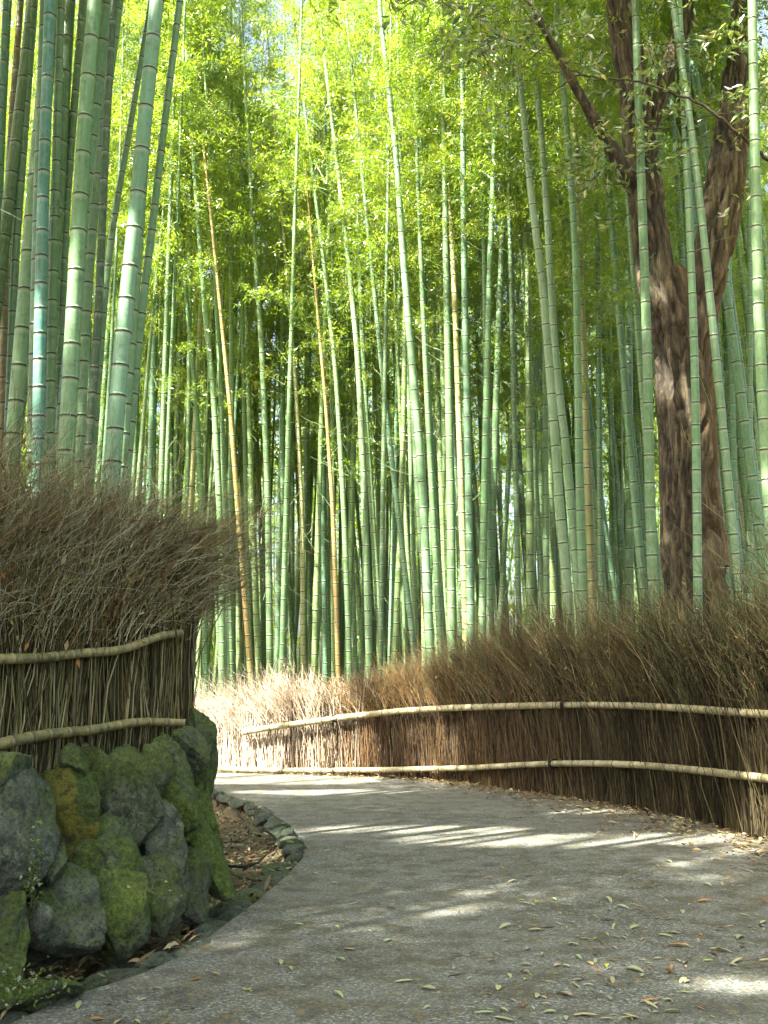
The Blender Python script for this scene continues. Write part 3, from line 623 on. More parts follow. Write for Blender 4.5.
# template crowns, 1 unit = 1 metre, axis vertical; scaled and copied
def crown_mesh(seed, H, z0, nb, nc, nl, wfac=.17, **kw):
    rng = np.random.default_rng(seed); B, D, L, T, P = crown_arrays(rng, H, z0, nb, nc, nl, **kw)
    return B, D, L, T, P, wfac, seed
def crown_build(data, keep=None, M=None):
    B, D, L, T, P, wf, seed = data; rng = np.random.default_rng(seed + 1)
    V, Q = leaves(B, D, L, L * wf, rng, .12); a = Acc()
    if keep is not None: Q = Q[keep]
    a.add(V, Q, m=0, c=np.repeat(T, 4)); nb, k, _ = P.shape
    V2, Q2 = tubes(P, np.repeat(np.linspace(.006, .0015, k)[None], nb, 0), 3); a.add(V2, Q2, m=1, c=np.tile([0, 0, .6], (len(V2), 1)))
    nt_ = 12 if len(P) < 60 else 3; zb = rng.uniform(2.2, P[:, 0, 2].min() + 1.5, nt_); az = rng.uniform(0, 6.28, nt_); el = rng.uniform(.35, 1.1, nt_); Lb = rng.uniform(.2, .8, nt_); tt = np.linspace(0, 1, 5)[None, :, None]
    d_ = np.c_[np.cos(az) * np.cos(el), np.sin(az) * np.cos(el), np.sin(el)]; Pb = np.c_[np.zeros(nt_), np.zeros(nt_), zb][:, None] + d_[:, None] * Lb[:, None, None] * tt + rng.normal(0, .015, (nt_, 5, 3)) * tt
    V3, Q3 = tubes(Pb, np.repeat(np.linspace(.004, .0015, 5)[None], nt_, 0), 3); a.add(V3, Q3, m=1, c=np.tile([0, 0.2, .8], (len(V3), 1)))
    return a.build('foliage', [M_leaf, M_culm_far], smooth=False)
HC = 16.0
crownsA = [crown_mesh(100 + i, HC, 8.3, 50, 19, 9, leaf=(.055, .105)) for i in range(6)]           # tall bare stem, crown above
crownsB = [crown_mesh(200 + i, HC, 5.2 + .8 * (i % 3), 42, 17, 9, reach=1.4, leaf=(.055, .105)) for i in range(5)]   # lower sprays
crownsN = [crown_mesh(300 + i, HC, 7.6, 84, 20, 7, reach=2.1, leaf=(.09, .15)) for i in range(4)]  # near canopy
crownsH = [crown_mesh(400 + i, HC, 9.4, 70, 20, 7, reach=2.1, leaf=(.09, .15)) for i in range(4)]
ALL = {'H': crownsH, 'A': crownsA, 'B': crownsB, 'N': crownsN}; MESHC = {k: [crown_build(c) for c in v] for k, v in ALL.items()}

# places where the sun finds a gap in the canopy, as (x, y, half width x, half width y) on the ground plane along the sun's rays
Sd = np.array(SUN)
def gp(p): p = np.asarray(p, float); return (p - Sd * (p[..., 2:3] / Sd[2]))[..., :2]
windows = []
def win(p, ax, ay, soft=.35): q = gp(np.array([p]))[0]; windows.append((q[0], q[1], ax, ay, soft))
win(G(430, 829), 1.1, .34); win(G(530, 840), 1.3, .42); win(G(665, 838), 1.2, .38); win(G(330, 792), 1.2, .35); win(G(430, 828), .9, .18); win(G(590, 812), .5, .2)
win((-2.6, 14.6, .8), 1.0, 1.0, .1); win((-1.75, 14.45, .5), 1.2, 1.1, .1); win((-1.6, 14.4, 1.4), 1.1, .9, .1); win((-1.0, 14.2, .4), .8, .8, .15); win(G(270, 780), 1.5, .7, .1)
win(G(335, 930), .16, .08); win(G(445, 912), .16, .07); win(G(590, 966), .22, .08); win(G(750, 985), .35, .2); win(G(700, 960), .2, .1); win(G(740, 850), .25, .2)
win(W(662, 372, 11.2), .2, .6, .1); win(W(636, 270, 11.3), .14, .5, .2); win((0.3, 13.6, .6), .18, .3); win((0.8, 13.5, .6), .15, .3); win(W(540, 640, 12), .3, .3)
for _y in (150, 330, 480): win(W(765, _y, 9.6), .10, .5)
def in_gap(Pw):
    g = gp(Pw); e = fbm(np.c_[g * 2.6, np.zeros(len(g))], 3, 12); k = np.zeros(len(g), bool)
    for x, y, ax, ay, soft in windows:
        k |= (((g[:, 0] - x) / ax) ** 2 + ((g[:, 1] - y) / ay) ** 2 + e * 3 * soft) < 1
    return k

def orient(lean): return Vector((0, 0, 1)).rotation_difference(Vector(lean).normalized())
GREENS = [(0.15, 0.26, 0.11), (0.12, 0.22, 0.09), (0.19, 0.30, 0.13), (0.10, 0.18, 0.075), (0.13, 0.25, 0.125), (0.21, 0.29, 0.10), (0.17, 0.25, 0.08)]
def place_crown(parent, base, lean, scale, kind, idx, rz, near):
    me = MESHC[kind][idx]; q = orient(lean) @ Quaternion((0, 0, 1), rz)
    if near:
        B = ALL[kind][idx][0]; Mx = np.array(q.to_matrix()); Pw = (B * scale) @ Mx.T + np.array(base)
        g = in_gap(Pw)
        if g.any(): me = crown_build(ALL[kind][idx], ~g)
    o = obj('foliage', me, parent); o.rotation_mode = 'QUATERNION'; o.rotation_quaternion = q; o.scale = (scale,) * 3
    return o
BL = (0.065, 0.235, 0.17); G1 = (0.155, 0.27, 0.125); G2 = (0.11, 0.205, 0.085); PG = (0.22, 0.33, 0.17); DG = (0.035, 0.08, 0.022); YL = (0.42, 0.30, 0.09); TN = (0.42, 0.36, 0.16); OR = (0.46, 0.24, 0.07); BR = (0.22, 0.14, 0.05); TE = (0.11, 0.245, 0.14)
# hand-placed culms: (pixel polyline bottom->top, width px, depth m, colour, label)
hand = [
 ([(2, 440), (5, 256), (11, 128), (21, 0)], 8, 8.6, BR, 'brown and yellow weathered bamboo at the far left edge behind the fence'),
 ([(-8, 480), (-2, 180), (6, 0)], 8, 8.0, TE, 'bluish bamboo cut by the left picture edge near the top'),
 ([(-4, 300), (2, 133), (9, 0)], 8, 9.2, G1, 'green bamboo leaning out at the upper left corner'),
 ([(7, 470), (15, 256), (27, 100), (34, 0)], 9, 8.4, G1, 'pale green bamboo between the brown one and the blue one at left'),
 ([(10, 500), (24, 370), (36, 256), (47, 100), (56, 0)], 12, 8.2, G2, 'leaning green bamboo crossing behind the blue culm'),
 ([(38, 500), (40, 320), (43, 200), (50, 0)], 13, 7.2, BL, 'striking blue green bamboo rising above the left fence'),
 ([(49, 490), (52, 330), (55, 200), (61, 0)], 10, 8.0, G1, 'green bamboo immediately right of the blue culm'),
 ([(56, 480), (60, 356), (65, 220), (83, 0)], 10, 9.0, G2, 'darker bamboo squeezed behind the thick speckled culm at left'),
 ([(63, 500), (67, 440), (72, 343), (77, 256), (87, 85), (95, 0)], 17, 7.0, (0.16, 0.27, 0.125), 'thickest speckled green bamboo of the left cluster'),
 ([(74, 470), (79, 330), (86, 130), (84, 0)], 9, 9.4, G1, 'green bamboo behind the thickest culm of the left cluster'),
 ([(79, 480), (85, 336), (90, 256), (100, 150), (120, 0)], 10, 8.0, G1, 'mid green bamboo leaning right behind the dark green culm'),
 ([(86, 490), (88, 443), (97, 350), (101, 256), (106, 133), (114, 0)], 9, 7.8, DG, 'very dark green bamboo among the paler culms of the left cluster'),
 ([(96, 400), (103, 320), (110, 240), (132, 117), (146, 30)], 8, 9.5, G1, 'slim pale bamboo leaning right between dark and large pale culms'),
 ([(111, 490), (117, 406), (123, 323), (132, 256), (147, 97), (157, 0)], 17, 6.9, (0.17, 0.315, 0.185), 'large pale blue green bamboo leaning right over the left fence'),
 ([(126, 480), (132, 423), (138, 340), (149, 256), (160, 160), (180, 0)], 9, 8.2, (0.14, 0.27, 0.145), 'slender bamboo at the right edge of the left cluster'),
 ([(252, 690), (238, 512), (230, 406), (215, 256), (207, 180)], 6, 17, OR, 'orange dead bamboo leaning left above the sunlit brush'),
 ([(338, 660), (333, 512), (326, 406), (316, 296), (308, 200)], 5, 18, OR, 'thin orange bamboo in the middle of the grove'),
 ([(303, 662), (302, 512), (296, 389), (286, 266), (279, 180)], 5, 18.5, TN, 'thin tan bamboo left of the middle orange one'),
 ([(430, 650), (423, 490), (413, 373), (403, 256), (396, 150), (383, 40)], 9, 14.6, PG, 'bright pale bamboo leaning left at the centre of the picture'),
 ([(466, 640), (462, 512), (458, 389), (453, 256), (445, 130), (437, 30)], 7, 16, TN, 'yellowish tan bamboo right of the picture centre'),
 ([(369, 650), (364, 490), (358, 356), (348, 256), (338, 170), (325, 60)], 7, 17, PG, 'pale bamboo left of the tall central culm'),
 ([(349, 650), (344, 512), (336, 373), (323, 256), (312, 170)], 6, 18, G1, 'green bamboo just right of the thin orange culm'),
 ([(414, 650), (398, 512), (389, 440), (379, 340), (371, 256), (362, 170)], 6, 16.6, TE, 'bluish bamboo crossing the base of the central culm'),
 ([(471, 640), (468, 456), (464, 256), (462, 50)], 8, 15, TE, 'straight bluish bamboo next to the tan culm'),
 ([(423, 560), (421, 420), (419, 256), (418, 100)], 5, 20, (0.36, 0.27, 0.08), 'thin yellow brown bamboo behind the centre'),
 ([(452, 640), (451, 512), (446, 256), (444, 100)], 9, 15.6, G2, 'darker green bamboo left of the tan culm'),
 ([(482, 630), (484, 512), (489, 290), (494, 150)], 8, 15, G1, 'green bamboo leaning right of the bluish culm'),
 ([(490, 630), (493, 500), (499, 320), (505, 160)], 8, 15.8, G2, 'darker green bamboo leaning gently right, next but one to the bluish culm'),
 ([(570, 620), (560, 512), (550, 373), (540, 256), (535, 233), (522, 100), (512, 0)], 10, 12.6, (0.24, 0.34, 0.19), 'left one of two pale crossing bamboos right of centre'),
 ([(582, 620), (572, 512), (567, 456), (555, 356), (549, 250), (544, 167), (537, 83), (530, 0)], 9, 13.2, PG, 'right one of two pale crossing bamboos right of centre'),
 ([(584, 620), (580, 512), (578, 390), (576, 256), (570, 167), (556, 0)], 9, 13.0, G1, 'straight mid green bamboo between the crossing pair and the tree'),
 ([(602, 610), (600, 512), (598, 256), (594, 100)], 7, 15, G2, 'green bamboo to the left of the tree and its leaning neighbour'),
 ([(655, 625), (650, 512), (647, 340), (643, 230), (635, 0)], 11, 10.8, G2, 'bamboo standing in front of the left stem of the forked tree'),
 ([(698, 620), (697, 512), (695, 373), (691, 256), (685, 133), (679, 0)], 9, 10.5, G1, 'bamboo standing in front of the middle of the tree trunk'),
 ([(742, 620), (731, 512), (720, 400), (706, 256), (692, 133), (672, 0)], 9, 10.4, G1, 'bamboo leaning left across the right stem of the tree'),
 ([(775, 600), (767, 473), (760, 356), (757, 256), (755, 167), (752, 0)], 12, 9.6, G1, 'large bamboo with a sunlit edge at the right picture border'),
 ([(697, 560), (690, 400), (682, 256), (672, 100), (659, 0)], 7, 13.0, TE, 'bluish bamboo seen behind the tree fork'),
 ([(655, 560), (640, 360), (631, 240), (622, 120), (614, 0)], 7, 13.5, PG, 'pale bamboo just left of the tree trunk'),
 ([(750, 600), (750, 256), (747, 100)], 6, 13, G1, 'thin bamboo left of the large one at the right border'),
 ([(646, 600), (640, 512), (626, 380), (613, 256), (602, 130)], 7, 14.5, G1, 'slim bamboo leaning left toward the tree base'),
 ([(742, 620), (733, 490), (724, 290), (716, 150)], 7, 14, G2, 'darker slim bamboo right of the tree trunk'),
 ([(206, 700), (203, 520), (196, 400), (186, 290)], 6, 18.5, G1, 'green bamboo right above the end of the left fence'),
 ([(222, 700), (222, 560), (214, 400), (203, 290)], 7, 17.5, PG, 'pale bamboo just left of the orange leaning culm'),
 ([(270, 670), (268, 500), (262, 350), (252, 210)], 7, 18, G2, 'green bamboo rising right of the orange leaning culm'),
]
GB = 'large bamboo culms standing apart in the front of the grove'
rng = np.random.default_rng(77)
for i, (pp, w, d, colr, lab) in enumerate(hand):
    pts = [W(x, y, d) for x, y in pp]
    e0 = (pts[1] - pts[0]); e0 = e0 / e0[2]; e0 = e0 * np.array([.6, 1, 1])
    gz = float(ground_z([pts[0][:2]])[0]); base = pts[0] - e0 * (pts[0][2] - gz + .05)
    e1 = pts[-1] - pts[-3 if len(pts) > 3 else -2]; e1 = e1 / e1[2]; e1[0] = np.clip(e1[0], -.14, .17)
    H = HC * rng.uniform(.95, 1.12); Ht = max(H + gz, pts[-1][2] + 3.5)
    if colr in (OR,): Ht = pts[-1][2] + 1.0
    pts2 = [base] + pts + [pts[-1] + e1 * (Ht - pts[-1][2])]
    r = w / F * d / 2 * (1.0)
    t = thing('bamboo', lab, 'bamboo', tuple(base))
    lp = np.array(pts2) - base
    V, Q, c = culm_mesh('culm', lp, r, max(.22, r * 2 * 2.35), rng, 16)
    cu = obj('culm', mesh('culm', V, [Q], [M_culm], tint=c), t); cu.color = (*[float(np.clip(v * rng.uniform(.92, 1.08), 0, 1)) for v in colr], 1)
    if colr not in (OR, BR):
        top = lp[-1]; sc_ = (Ht - base[2]) / HC * .98; place_crown(t, base, top, sc_, 'H' if d < 13.6 else 'A', i % 4, rng.uniform(0, 6), True)

# the grove behind the fence: individuals from shared shapes
tmpl = []
for i in range(10):
    rg = np.random.default_rng(500 + i); z = np.linspace(0, HC, 9); bow = rg.normal(0, .12, 2); pts = np.c_[bow[0] * np.sin(z / HC * 3.1), bow[1] * np.sin(z / HC * 3.1), z]
    V, Q, c = culm_mesh('culm', pts, .052, .27, rg, 10); tmpl.append((mesh('culm', V, [Q], [M_culm], tint=c), V, Q, c))
taken = [W(pp[0][0], pp[0][1], d)[:2] for pp, w, d, c_, l_ in hand]
def free(p, dmin):
    for q in taken:
        if (p[0] - q[0]) ** 2 + (p[1] - q[1]) ** 2 < dmin * dmin: return False
    return True
keep_clear = [(x_, 13 if c_ is OR else 7, d) for pp, w, d, c_, l_ in hand if c_ in (OR, TN, TE) and d > 13 for x_ in ([p_[0] for p_ in pp] if c_ is OR else [pp[0][0], pp[1][0]])]
spots = []; rg = np.random.default_rng(41); tries = 0
tree_xy = W(690, 560, 11.4)[:2]
while len(spots) < 242 and tries < 60000:
    tries += 1; y = 11.5 + 14.5 * rg.random() ** .9; x = rg.uniform(-.44, .42) * y; p = np.array([x, y])
    if sdist([p], fence_line)[0] < (.8 if x < 1.5 else 1.6) or not free(p, .30) or np.hypot(*(p - tree_xy)) < .8: continue
    if y < 12.8 and rg.random() < .5: continue
    if any(y < hd and abs(x / y * 984 + 384 - hx) < hw for hx, hw, hd in keep_clear): continue
    spots.append(p); taken.append(p)
# behind the bank at the left, visible between the left cluster
bank = []
tries = 0
while len(bank) < 14 and tries < 20000:
    tries += 1
    y = rg.uniform(7.6, 9.6); x = rg.uniform(-.44, -.27) * y - .0; p = np.array([x, y])
    if sdist([p], wall_line)[0] < .5 or not free(p, .28): continue
    if (x / y) > -.23: continue
    bank.append(p); taken.append(p)
GG = 'bamboos of the dense grove behind the brushwood fence'
def leaning(rg, s=.035): return np.array([rg.normal(-.01, s), rg.normal(0, s), 1.0])
for i, p in enumerate(spots + bank):
    gz = float(ground_z([p])[0]); isb = i >= len(spots)
    rr = rg.uniform(.8, 1.4); hs = rg.uniform(.85, 1.2); le = leaning(rg); le[0] += -.012 * p[0] / 4
    b_ = (p[0], p[1], gz - .05)
    rcol = rg.random(); c = np.array(GREENS[rg.integers(0, len(GREENS))]) * rg.uniform(.75, 1.15); kw = 'green' if c[1] > .2 else 'dark green'
    if rcol < .06: c = np.array(TN); kw = 'yellow tan'
    elif rcol < .10: c = np.array(DG) * 1.2; kw = 'very dark green'
    elif rcol < .18: c = np.array(TE); kw = 'bluish green'
    sx_ = 384 + 1000 * p[0] / (p[1] * math.cos(PITCH)); size = 'thick' if rr / p[1] > .068 else ('slim' if rr / p[1] > .048 else 'thin distant')
    zone = ['above the end of the left fence', 'between the orange leaning culm and the middle orange one', 'between the middle orange culm and the bright central culm', 'between the bright central culm and the pale crossing pair', 'between the pale crossing pair and the forked tree', 'to the right of the forked tree'][int(np.searchsorted([235, 335, 425, 570, 690], sx_))]
    if isb: t = thing('bamboo', 'green bamboo standing further back on the bank behind the left brushwood fence', 'bamboo', b_, 'bamboos further back on the left bank')
    else: t = thing('bamboo', f'{size} {kw} bamboo {zone}', 'bamboo', b_, GG)
    cu = obj('culm', tmpl[i % 10][0], t); cu.rotation_mode = 'QUATERNION'; cu.rotation_quaternion = orient(le) @ Quaternion((0, 0, 1), rg.uniform(0, 6)); cu.scale = (rr, rr, hs)
    cu.color = (*c, 1)
    kind = 'N' if isb else ('A' if rg.random() < .62 else 'B')
    place_crown(t, b_, le, hs, kind, i % (4 if kind == 'N' else 5), rg.uniform(0, 6), isb or p[1] < 15)

# beyond the three hundred largest: the rest of the wood as one mass each
def wood(name, pts, rg, label, nb, nc, nl, leaf, z0, carve=False, low=0):
    a = Acc()
    for p in pts:
        gz = float(ground_z([p])[0]); hs = rg.uniform(.9, 1.25); rr = rg.uniform(.8, 1.35); Mx = np.array(orient(leaning(rg)).to_matrix())
        _, V, Q, c = tmpl[int(rg.integers(0, 10))]
        V = (V * [rr, rr, hs]) @ Mx.T + [p[0], p[1], gz - .05]; c = c.copy(); c[:, 2] = rg.random(); a.add(V, Q, m=1, c=c)
        B, D, L, T, P = crown_arrays(rg, HC * hs, z0 * rg.uniform(.8, 1.2), nb, nc, nl, reach=1.9, leaf=leaf)
        Pw = B @ Mx.T + [p[0], p[1], gz]
        if carve: k = ~in_gap(Pw); Pw, D, L, T = Pw[k], D[k], L[k], T[k]
        V, Q = leaves(Pw, D, L, L * .2, rg, .1); a.add(V, Q, m=0, c=np.repeat(T, 4))
    o = obj(name, a.build(name, [M_leaf, M_culm_far], smooth=False)); tag(o, label, 'bamboo grove', kind='stuff')
rg = np.random.default_rng(90)
far = [];
while len(far) < 520:
    y = 23 + 40 * rg.random() ** 1.3; x = rg.uniform(-.48, .46) * y; far.append(np.array([x, y]))
wood('bamboo_grove', far, rg, 'far depths of the bamboo grove fading into a mass behind the nearer culms', 26, 6, 4, (.18, .28), 6.5)
low = []
while len(low) < 110:
    y = rg.uniform(34, 62); x = rg.uniform(-.5, .5) * y; low.append(np.array([x, y]))
wood('bamboo_grove', low, rg, 'young leafy bamboo filling the gaps low down at the back of the grove', 60, 7, 4, (.2, .32), 1.2)
side = []; tries = 0
while len(side) < 125 and tries < 20000:                               # around the photographer: roof of leaves over the path
    tries += 1; x = rg.uniform(-13, -2.6) if rg.random() < .8 else rg.uniform(4.3, 11); y = rg.uniform(-11, 13); p = np.array([x, y])
    if abs(x) < .47 * y + .8 and y > 0: continue
    if (sdist([p], wall_line)[0] < 1.0) and (sdist([p], fence_line)[0] < 1.0): continue
    if not free(p, .55): continue
    side.append(p); taken.append(p)
wood('bamboo_grove', side, rg, 'bamboo grove on both sides of the path outside the picture whose crowns shade the path', 70, 13, 6, (.13, .2), 7.4, True)

# ------------------------------------------------------------------ forked broadleaf tree
def limb(acc, pts, rads, sides=90, step=.022, seed=0, orange=0.0, ridge=.075):
    pts = np.array(pts, float); cum = np.r_[0, np.cumsum(np.linalg.norm(np.diff(pts, axis=0), axis=1))]; ss = np.arange(0, cum[-1], step)
    o_ = (-.3, -.15, 0, .15, .3); P = np.stack([np.interp(ss + d_, cum, pts[:, i]) for d_ in o_ for i in range(3)], 1).reshape(len(ss), 5, 3).mean(1); r = np.interp(ss, cum, rads)
    V, Q = tubes(P[None], r[None], sides); k = len(ss); V = V.reshape(k, sides, 3); nrm = (V - P[:, None]) / r[:, None, None]
    th = np.arange(sides) * 2 * math.pi / sides
    sc_ = np.repeat(ss[:, None], sides, 1); wr = fbm(np.stack([np.cos(th)[None] + sc_ * 0, np.sin(th)[None] + sc_ * 0, sc_ * 1.1], -1), 3, 50 + seed) * 1.5
    t2 = th[None] + wr; fr = 3.4 * max(.35, min(1, r.max() / .3)); q = np.stack([np.cos(t2) * fr, np.sin(t2) * fr, sc_ * 1.5], -1)
    h = 1 - np.abs(fbm(q, 4, 30 + seed)) * 7; h = 1 - np.clip(h, 0, 1) ** 1.2; lump = fbm(q * np.array([.3, .3, .6]), 2, 44)
    V = V + nrm * ((h - .4) * ridge * np.minimum(1, r / .2)[:, None] + lump * .25 * r[:, None])[..., None]
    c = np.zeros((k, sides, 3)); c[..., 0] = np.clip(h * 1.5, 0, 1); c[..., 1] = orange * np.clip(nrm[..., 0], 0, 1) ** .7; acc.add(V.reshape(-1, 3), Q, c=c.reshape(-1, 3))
TD = 11.4; tb = W(694, 640, TD); gz = float(ground_z([tb[:2]])[0]); tb[2] = gz
tree = thing('forked_tree', 'dark rough barked forked tree with broad leaves behind the right fence', 'tree', tuple(tb))
acc = Acc(); w = lambda x, y, dd=0: W(x, y, TD + dd) - tb
limb(acc, [(0, 0, -.1), w(695, 590), w(690, 500), w(687, 430), w(682, 370), w(677, 310), w(664, 262)], [.44, .33, .285, .28, .28, .27, .16], seed=1, orange=.6)
limb(acc, [w(684, 400), w(672, 330), w(656, 280), w(649, 220), w(640, 150), w(632, 80), w(622, 20), w(606, -80), w(585, -260)], [.1, .21, .19, .18, .17, .165, .15, .14, .10], seed=2)
limb(acc, [w(690, 430), w(692, 350), w(702, 295), w(714, 250), w(723, 200), w(731, 140), w(737, 80), w(743, 10), w(754, -60), w(776, -180), w(800, -330)], [.1, .20, .20, .20, .205, .18, .15, .13, .12, .11, .09], seed=3, orange=.5)
limb(acc, [w(706, 575, .05), w(701, 480), w(699, 400), w(696, 330)], [.23, .175, .16, .10], seed=6, orange=.9)
limb(acc, [w(648, 150), w(658, 105, .05), w(672, 60, .1), w(684, 15, .1), w(694, -60, .2), w(720, -180, .3)], [.03, .08, .10, .12, .12, .09], seed=4)
limb(acc, [w(650, 205), w(632, 183, -.1), w(612, 150, -.2), w(588, 110, -.3), w(568, 72, -.5), w(545, 30, -.6), w(515, -20, -.8), w(480, -60, -1)], [.14, .10, .08, .055, .045, .035, .03, .02], seed=5, sides=20)
tr = obj('trunk', acc.build('trunk', [M_bark]), tree)
# thin branches and leaves
acc = Acc()
def thin(pts, r0, r1):
    pts = np.array(pts); cum = np.r_[0, np.cumsum(np.linalg.norm(np.diff(pts, axis=0), axis=1))]; ss = np.linspace(0, cum[-1], len(pts) * 4); P = np.stack([np.interp(ss, cum, pts[:, i]) for i in range(3)], 1)
    P += np.random.default_rng(int(abs(pts[0][0]) * 999)).normal(0, .008, P.shape)
    V, Q = tubes(P[None], np.linspace(r0, r1, len(ss))[None], 6); acc.add(V, Q, c=np.tile([.75, 0, 0], (len(V), 1))); return P
thin([w(800, 185, -1.2), w(765, 158, -1.3), w(745, 140, -1.4), w(725, 122, -1.5), w(708, 108, -1.5), w(689, 99, -1.5), w(665, 90, -1.5), w(642, 82, -1.5), w(615, 79, -1.5), w(592, 77, -1.5), w(575, 76, -1.5), w(562, 86, -1.5), w(548, 96, -1.5)], .022, .006)
thin([w(592, 77, -1.5), w(570, 70, -1.5), w(540, 74, -1.5)], .008, .004); thin([w(642, 128, -1), w(672, 128, -1), w(700, 118, -1), w(725, 112, -1), w(760, 118, -1)], .009, .004)
rg = np.random.default_rng(3)
spr = []
obj('branch', acc.build('branch', [M_bark]), tree); acc = Acc()
for cx, cy, rx, ry, n_, dd in ((560, 40, 60, 40, 26, -1.0), (470, 20, 55, 30, 20, -1.6), (500, 60, 50, 40, 14, -1.4), (600, 170, 45, 45, 22, -.8), (650, 110, 55, 55, 22, -.9), (700, 30, 80, 40, 26, -.8),
                             (745, 60, 40, 60, 14, -1.2), (620, 60, 60, 50, 16, .6), (420, -10, 50, 20, 9, -2), (640, -60, 200, 60, 80, 0), (600, 165, 20, 14, 6, -1), (760, 130, 20, 50, 6, -1.2)):
    for _ in range(n_): spr.append(w(cx + rg.normal(0, .5) * rx, cy + rg.normal(0, .5) * ry, dd + rg.normal(0, .35)))
for _ in range(260):                                                 # crown above the picture
    a_ = rg.normal(0, 1, 3); a_ /= np.linalg.norm(a_); spr.append(w(650, -200) + a_ * np.array([2.6, 2.4, 2.0]) * rg.random() ** .4 + np.array([0, 0, 1.2]))
Bs = []; Ds = []; Ls = []; Ts = []
for p in spr:
    d_ = rg.normal(0, 1, 3); d_[2] *= .4; d_ /= np.linalg.norm(d_); l = rg.uniform(.25, .55); q = p + d_ * l
    V, Q = tubes(np.array([p, (p + q) / 2 + rg.normal(0, .02, 3), q])[None], np.array([[.006, .004, .002]]), 4); acc.add(V, Q, c=np.tile([.8, 0, 0], (len(V), 1)))
    n_ = 15; u = rg.random((n_, 1)); Bs.append(p + (q - p) * u + rg.normal(0, .03, (n_, 3))); Ds.append(d_ * .7 + rg.normal(0, .6, (n_, 3)) + [0, 0, -.2]); Ls.append(rg.uniform(.07, .135, n_)); Ts.append(np.clip(rg.normal(.45, .28, n_), 0, 1))
B, D, L, T = map(np.concatenate, (Bs, Ds, Ls, Ts))
g = ~in_gap(B + tb); B, D, L, T = B[g], D[g], L[g], T[g]
V, Q = leaves(B, D, L, L * .38, rg, .12)
acc.add(V, Q, m=1, c=np.repeat(T, 4)); obj('crown', acc.build('crown', [M_bark, M_broad], smooth=False), tree)

# ------------------------------------------------------------------ leaf litter and fallen leaves
def litter(name, label, P, rg, Lr=(.05, .12), up=.18, k=1.0):
    n = len(P); az = rg.uniform(0, 6.28, n); D = np.c_[np.cos(az), np.sin(az), rg.normal(0, up, n)]; l = rg.uniform(*Lr, n); S = np.c_[-np.sin(az), np.cos(az), rg.normal(0, up * 1.6, n)]
    wd = l * rg.uniform(.10, .30, n) / 2; z = np.array([0, 0, 1]); cv = (l * rg.uniform(-.05, .16, n))[:, None]; m_ = P + D * l[:, None] * .33; m2 = P + D * l[:, None] * .7
    V = np.stack([P, m_ + S * wd[:, None] + z * cv, m_ - S * wd[:, None] + z * cv, m2 + S * wd[:, None] * .7 + z * cv, m2 - S * wd[:, None] * .7 + z * cv, P + D * l[:, None]], 1).reshape(-1, 3)
    b_ = np.arange(n)[:, None] * 6; T_ = np.concatenate([b_ + [0, 1, 2], b_ + [5, 4, 3]]); Q_ = b_ + [1, 3, 4, 2]
    pal = np.array([(0.32, 0.26, 0.13), (0.24, 0.18, 0.08), (0.14, 0.08, 0.035), (0.36, 0.32, 0.19), (0.20, 0.10, 0.04), (0.19, 0.20, 0.08), (0.09, 0.06, 0.03)]); c = pal[rg.integers(0, 7, n)] * rg.uniform(.6, 1.15, (n, 1)) * k
    tag(obj(name, mesh(name, V, [T_, Q_], [M_dead], tint=np.repeat(c, 6, 0), smooth=False)), label, 'leaf litter', kind='stuff')
rg = np.random.default_rng(15)
# gutter
n = 60000; P = np.c_[rg.uniform(-3.4, -.3, n), rg.uniform(1, 12.5, n)]; dk = sdist(P, kerb_line); dw = sdist(P, wall_line)
k = (dk > .04) & (dw < .16) & (rg.random(n) < .9); P = P[k]; near_ = P[:, 1] < 6.3; P = np.concatenate([P[near_][:2600], P[~near_][:4600]]); z = ground_z(P) + rg.uniform(.0, .05, len(P)) + .05 * (vnoise(np.c_[P * 3, P[:, :1] * 0]) )
litter('leaf_litter', 'straw and brown bamboo leaves filling the gutter between wall and kerb', np.c_[P, z], rg, (.04, .10), .3, .8)
# foot of the right fence
n = 13000; s = rng.uniform(fcum[3], fcum[-2], n); x, y, tx, ty = pos_on(fence_line, fcum, s); o = -np.abs(rg.normal(.05, .34, n)) * (.45 + .9 * np.clip((s - fcum[6]) / 4, 0, 1)) - .02; P = np.c_[x - ty * o, y + tx * o]
k = rg.random(n) < .62; P = P[k]; litter('leaf_litter', 'dry leaf litter drifted along the foot of the right fence', np.c_[P, rg.uniform(.003, .02, len(P))], rg, (.04, .10), .2)
# top of the left wall
n = 2600; s = rg.uniform(0, LT, n); x = np.interp(s, lcum, lfl[:, 0]); y = np.interp(s, lcum, lfl[:, 1]); o = rg.uniform(.02, .42, n); P = np.c_[x + .2 * o, y - o]
litter('leaf_litter', 'dry straw coloured leaves on top of the wall under the left fence', np.c_[P, np.maximum(ground_z(P), lz(s, lbase) - .09 - o * .25) + rg.uniform(0, .06, n)], rg, (.04, .10), .4)
# crumbs of debris on the asphalt
n = 30000; P = np.c_[rg.uniform(-2, 3.6, n), rg.uniform(2.2, 14, n)]; den = vnoise(np.c_[P * 1.1, P[:, :1] * 0], 5); dkk = -sdist(P, kerb_line); dff = -sdist(P, fence_line)
pr = .75 * den ** 3 + .6 * np.exp(-np.clip(dkk, 0, 9) / .35) * den + .35 * np.exp(-np.clip(dff, 0, 9) / .7); k = (dkk > .02) & (dff > .02) & (rg.random(n) < pr); P = P[k]
litter('debris', 'tiny crumbs of broken leaf and twig scattered on the asphalt', np.c_[P, np.full(len(P), .003)], rg, (.008, .034), .15)

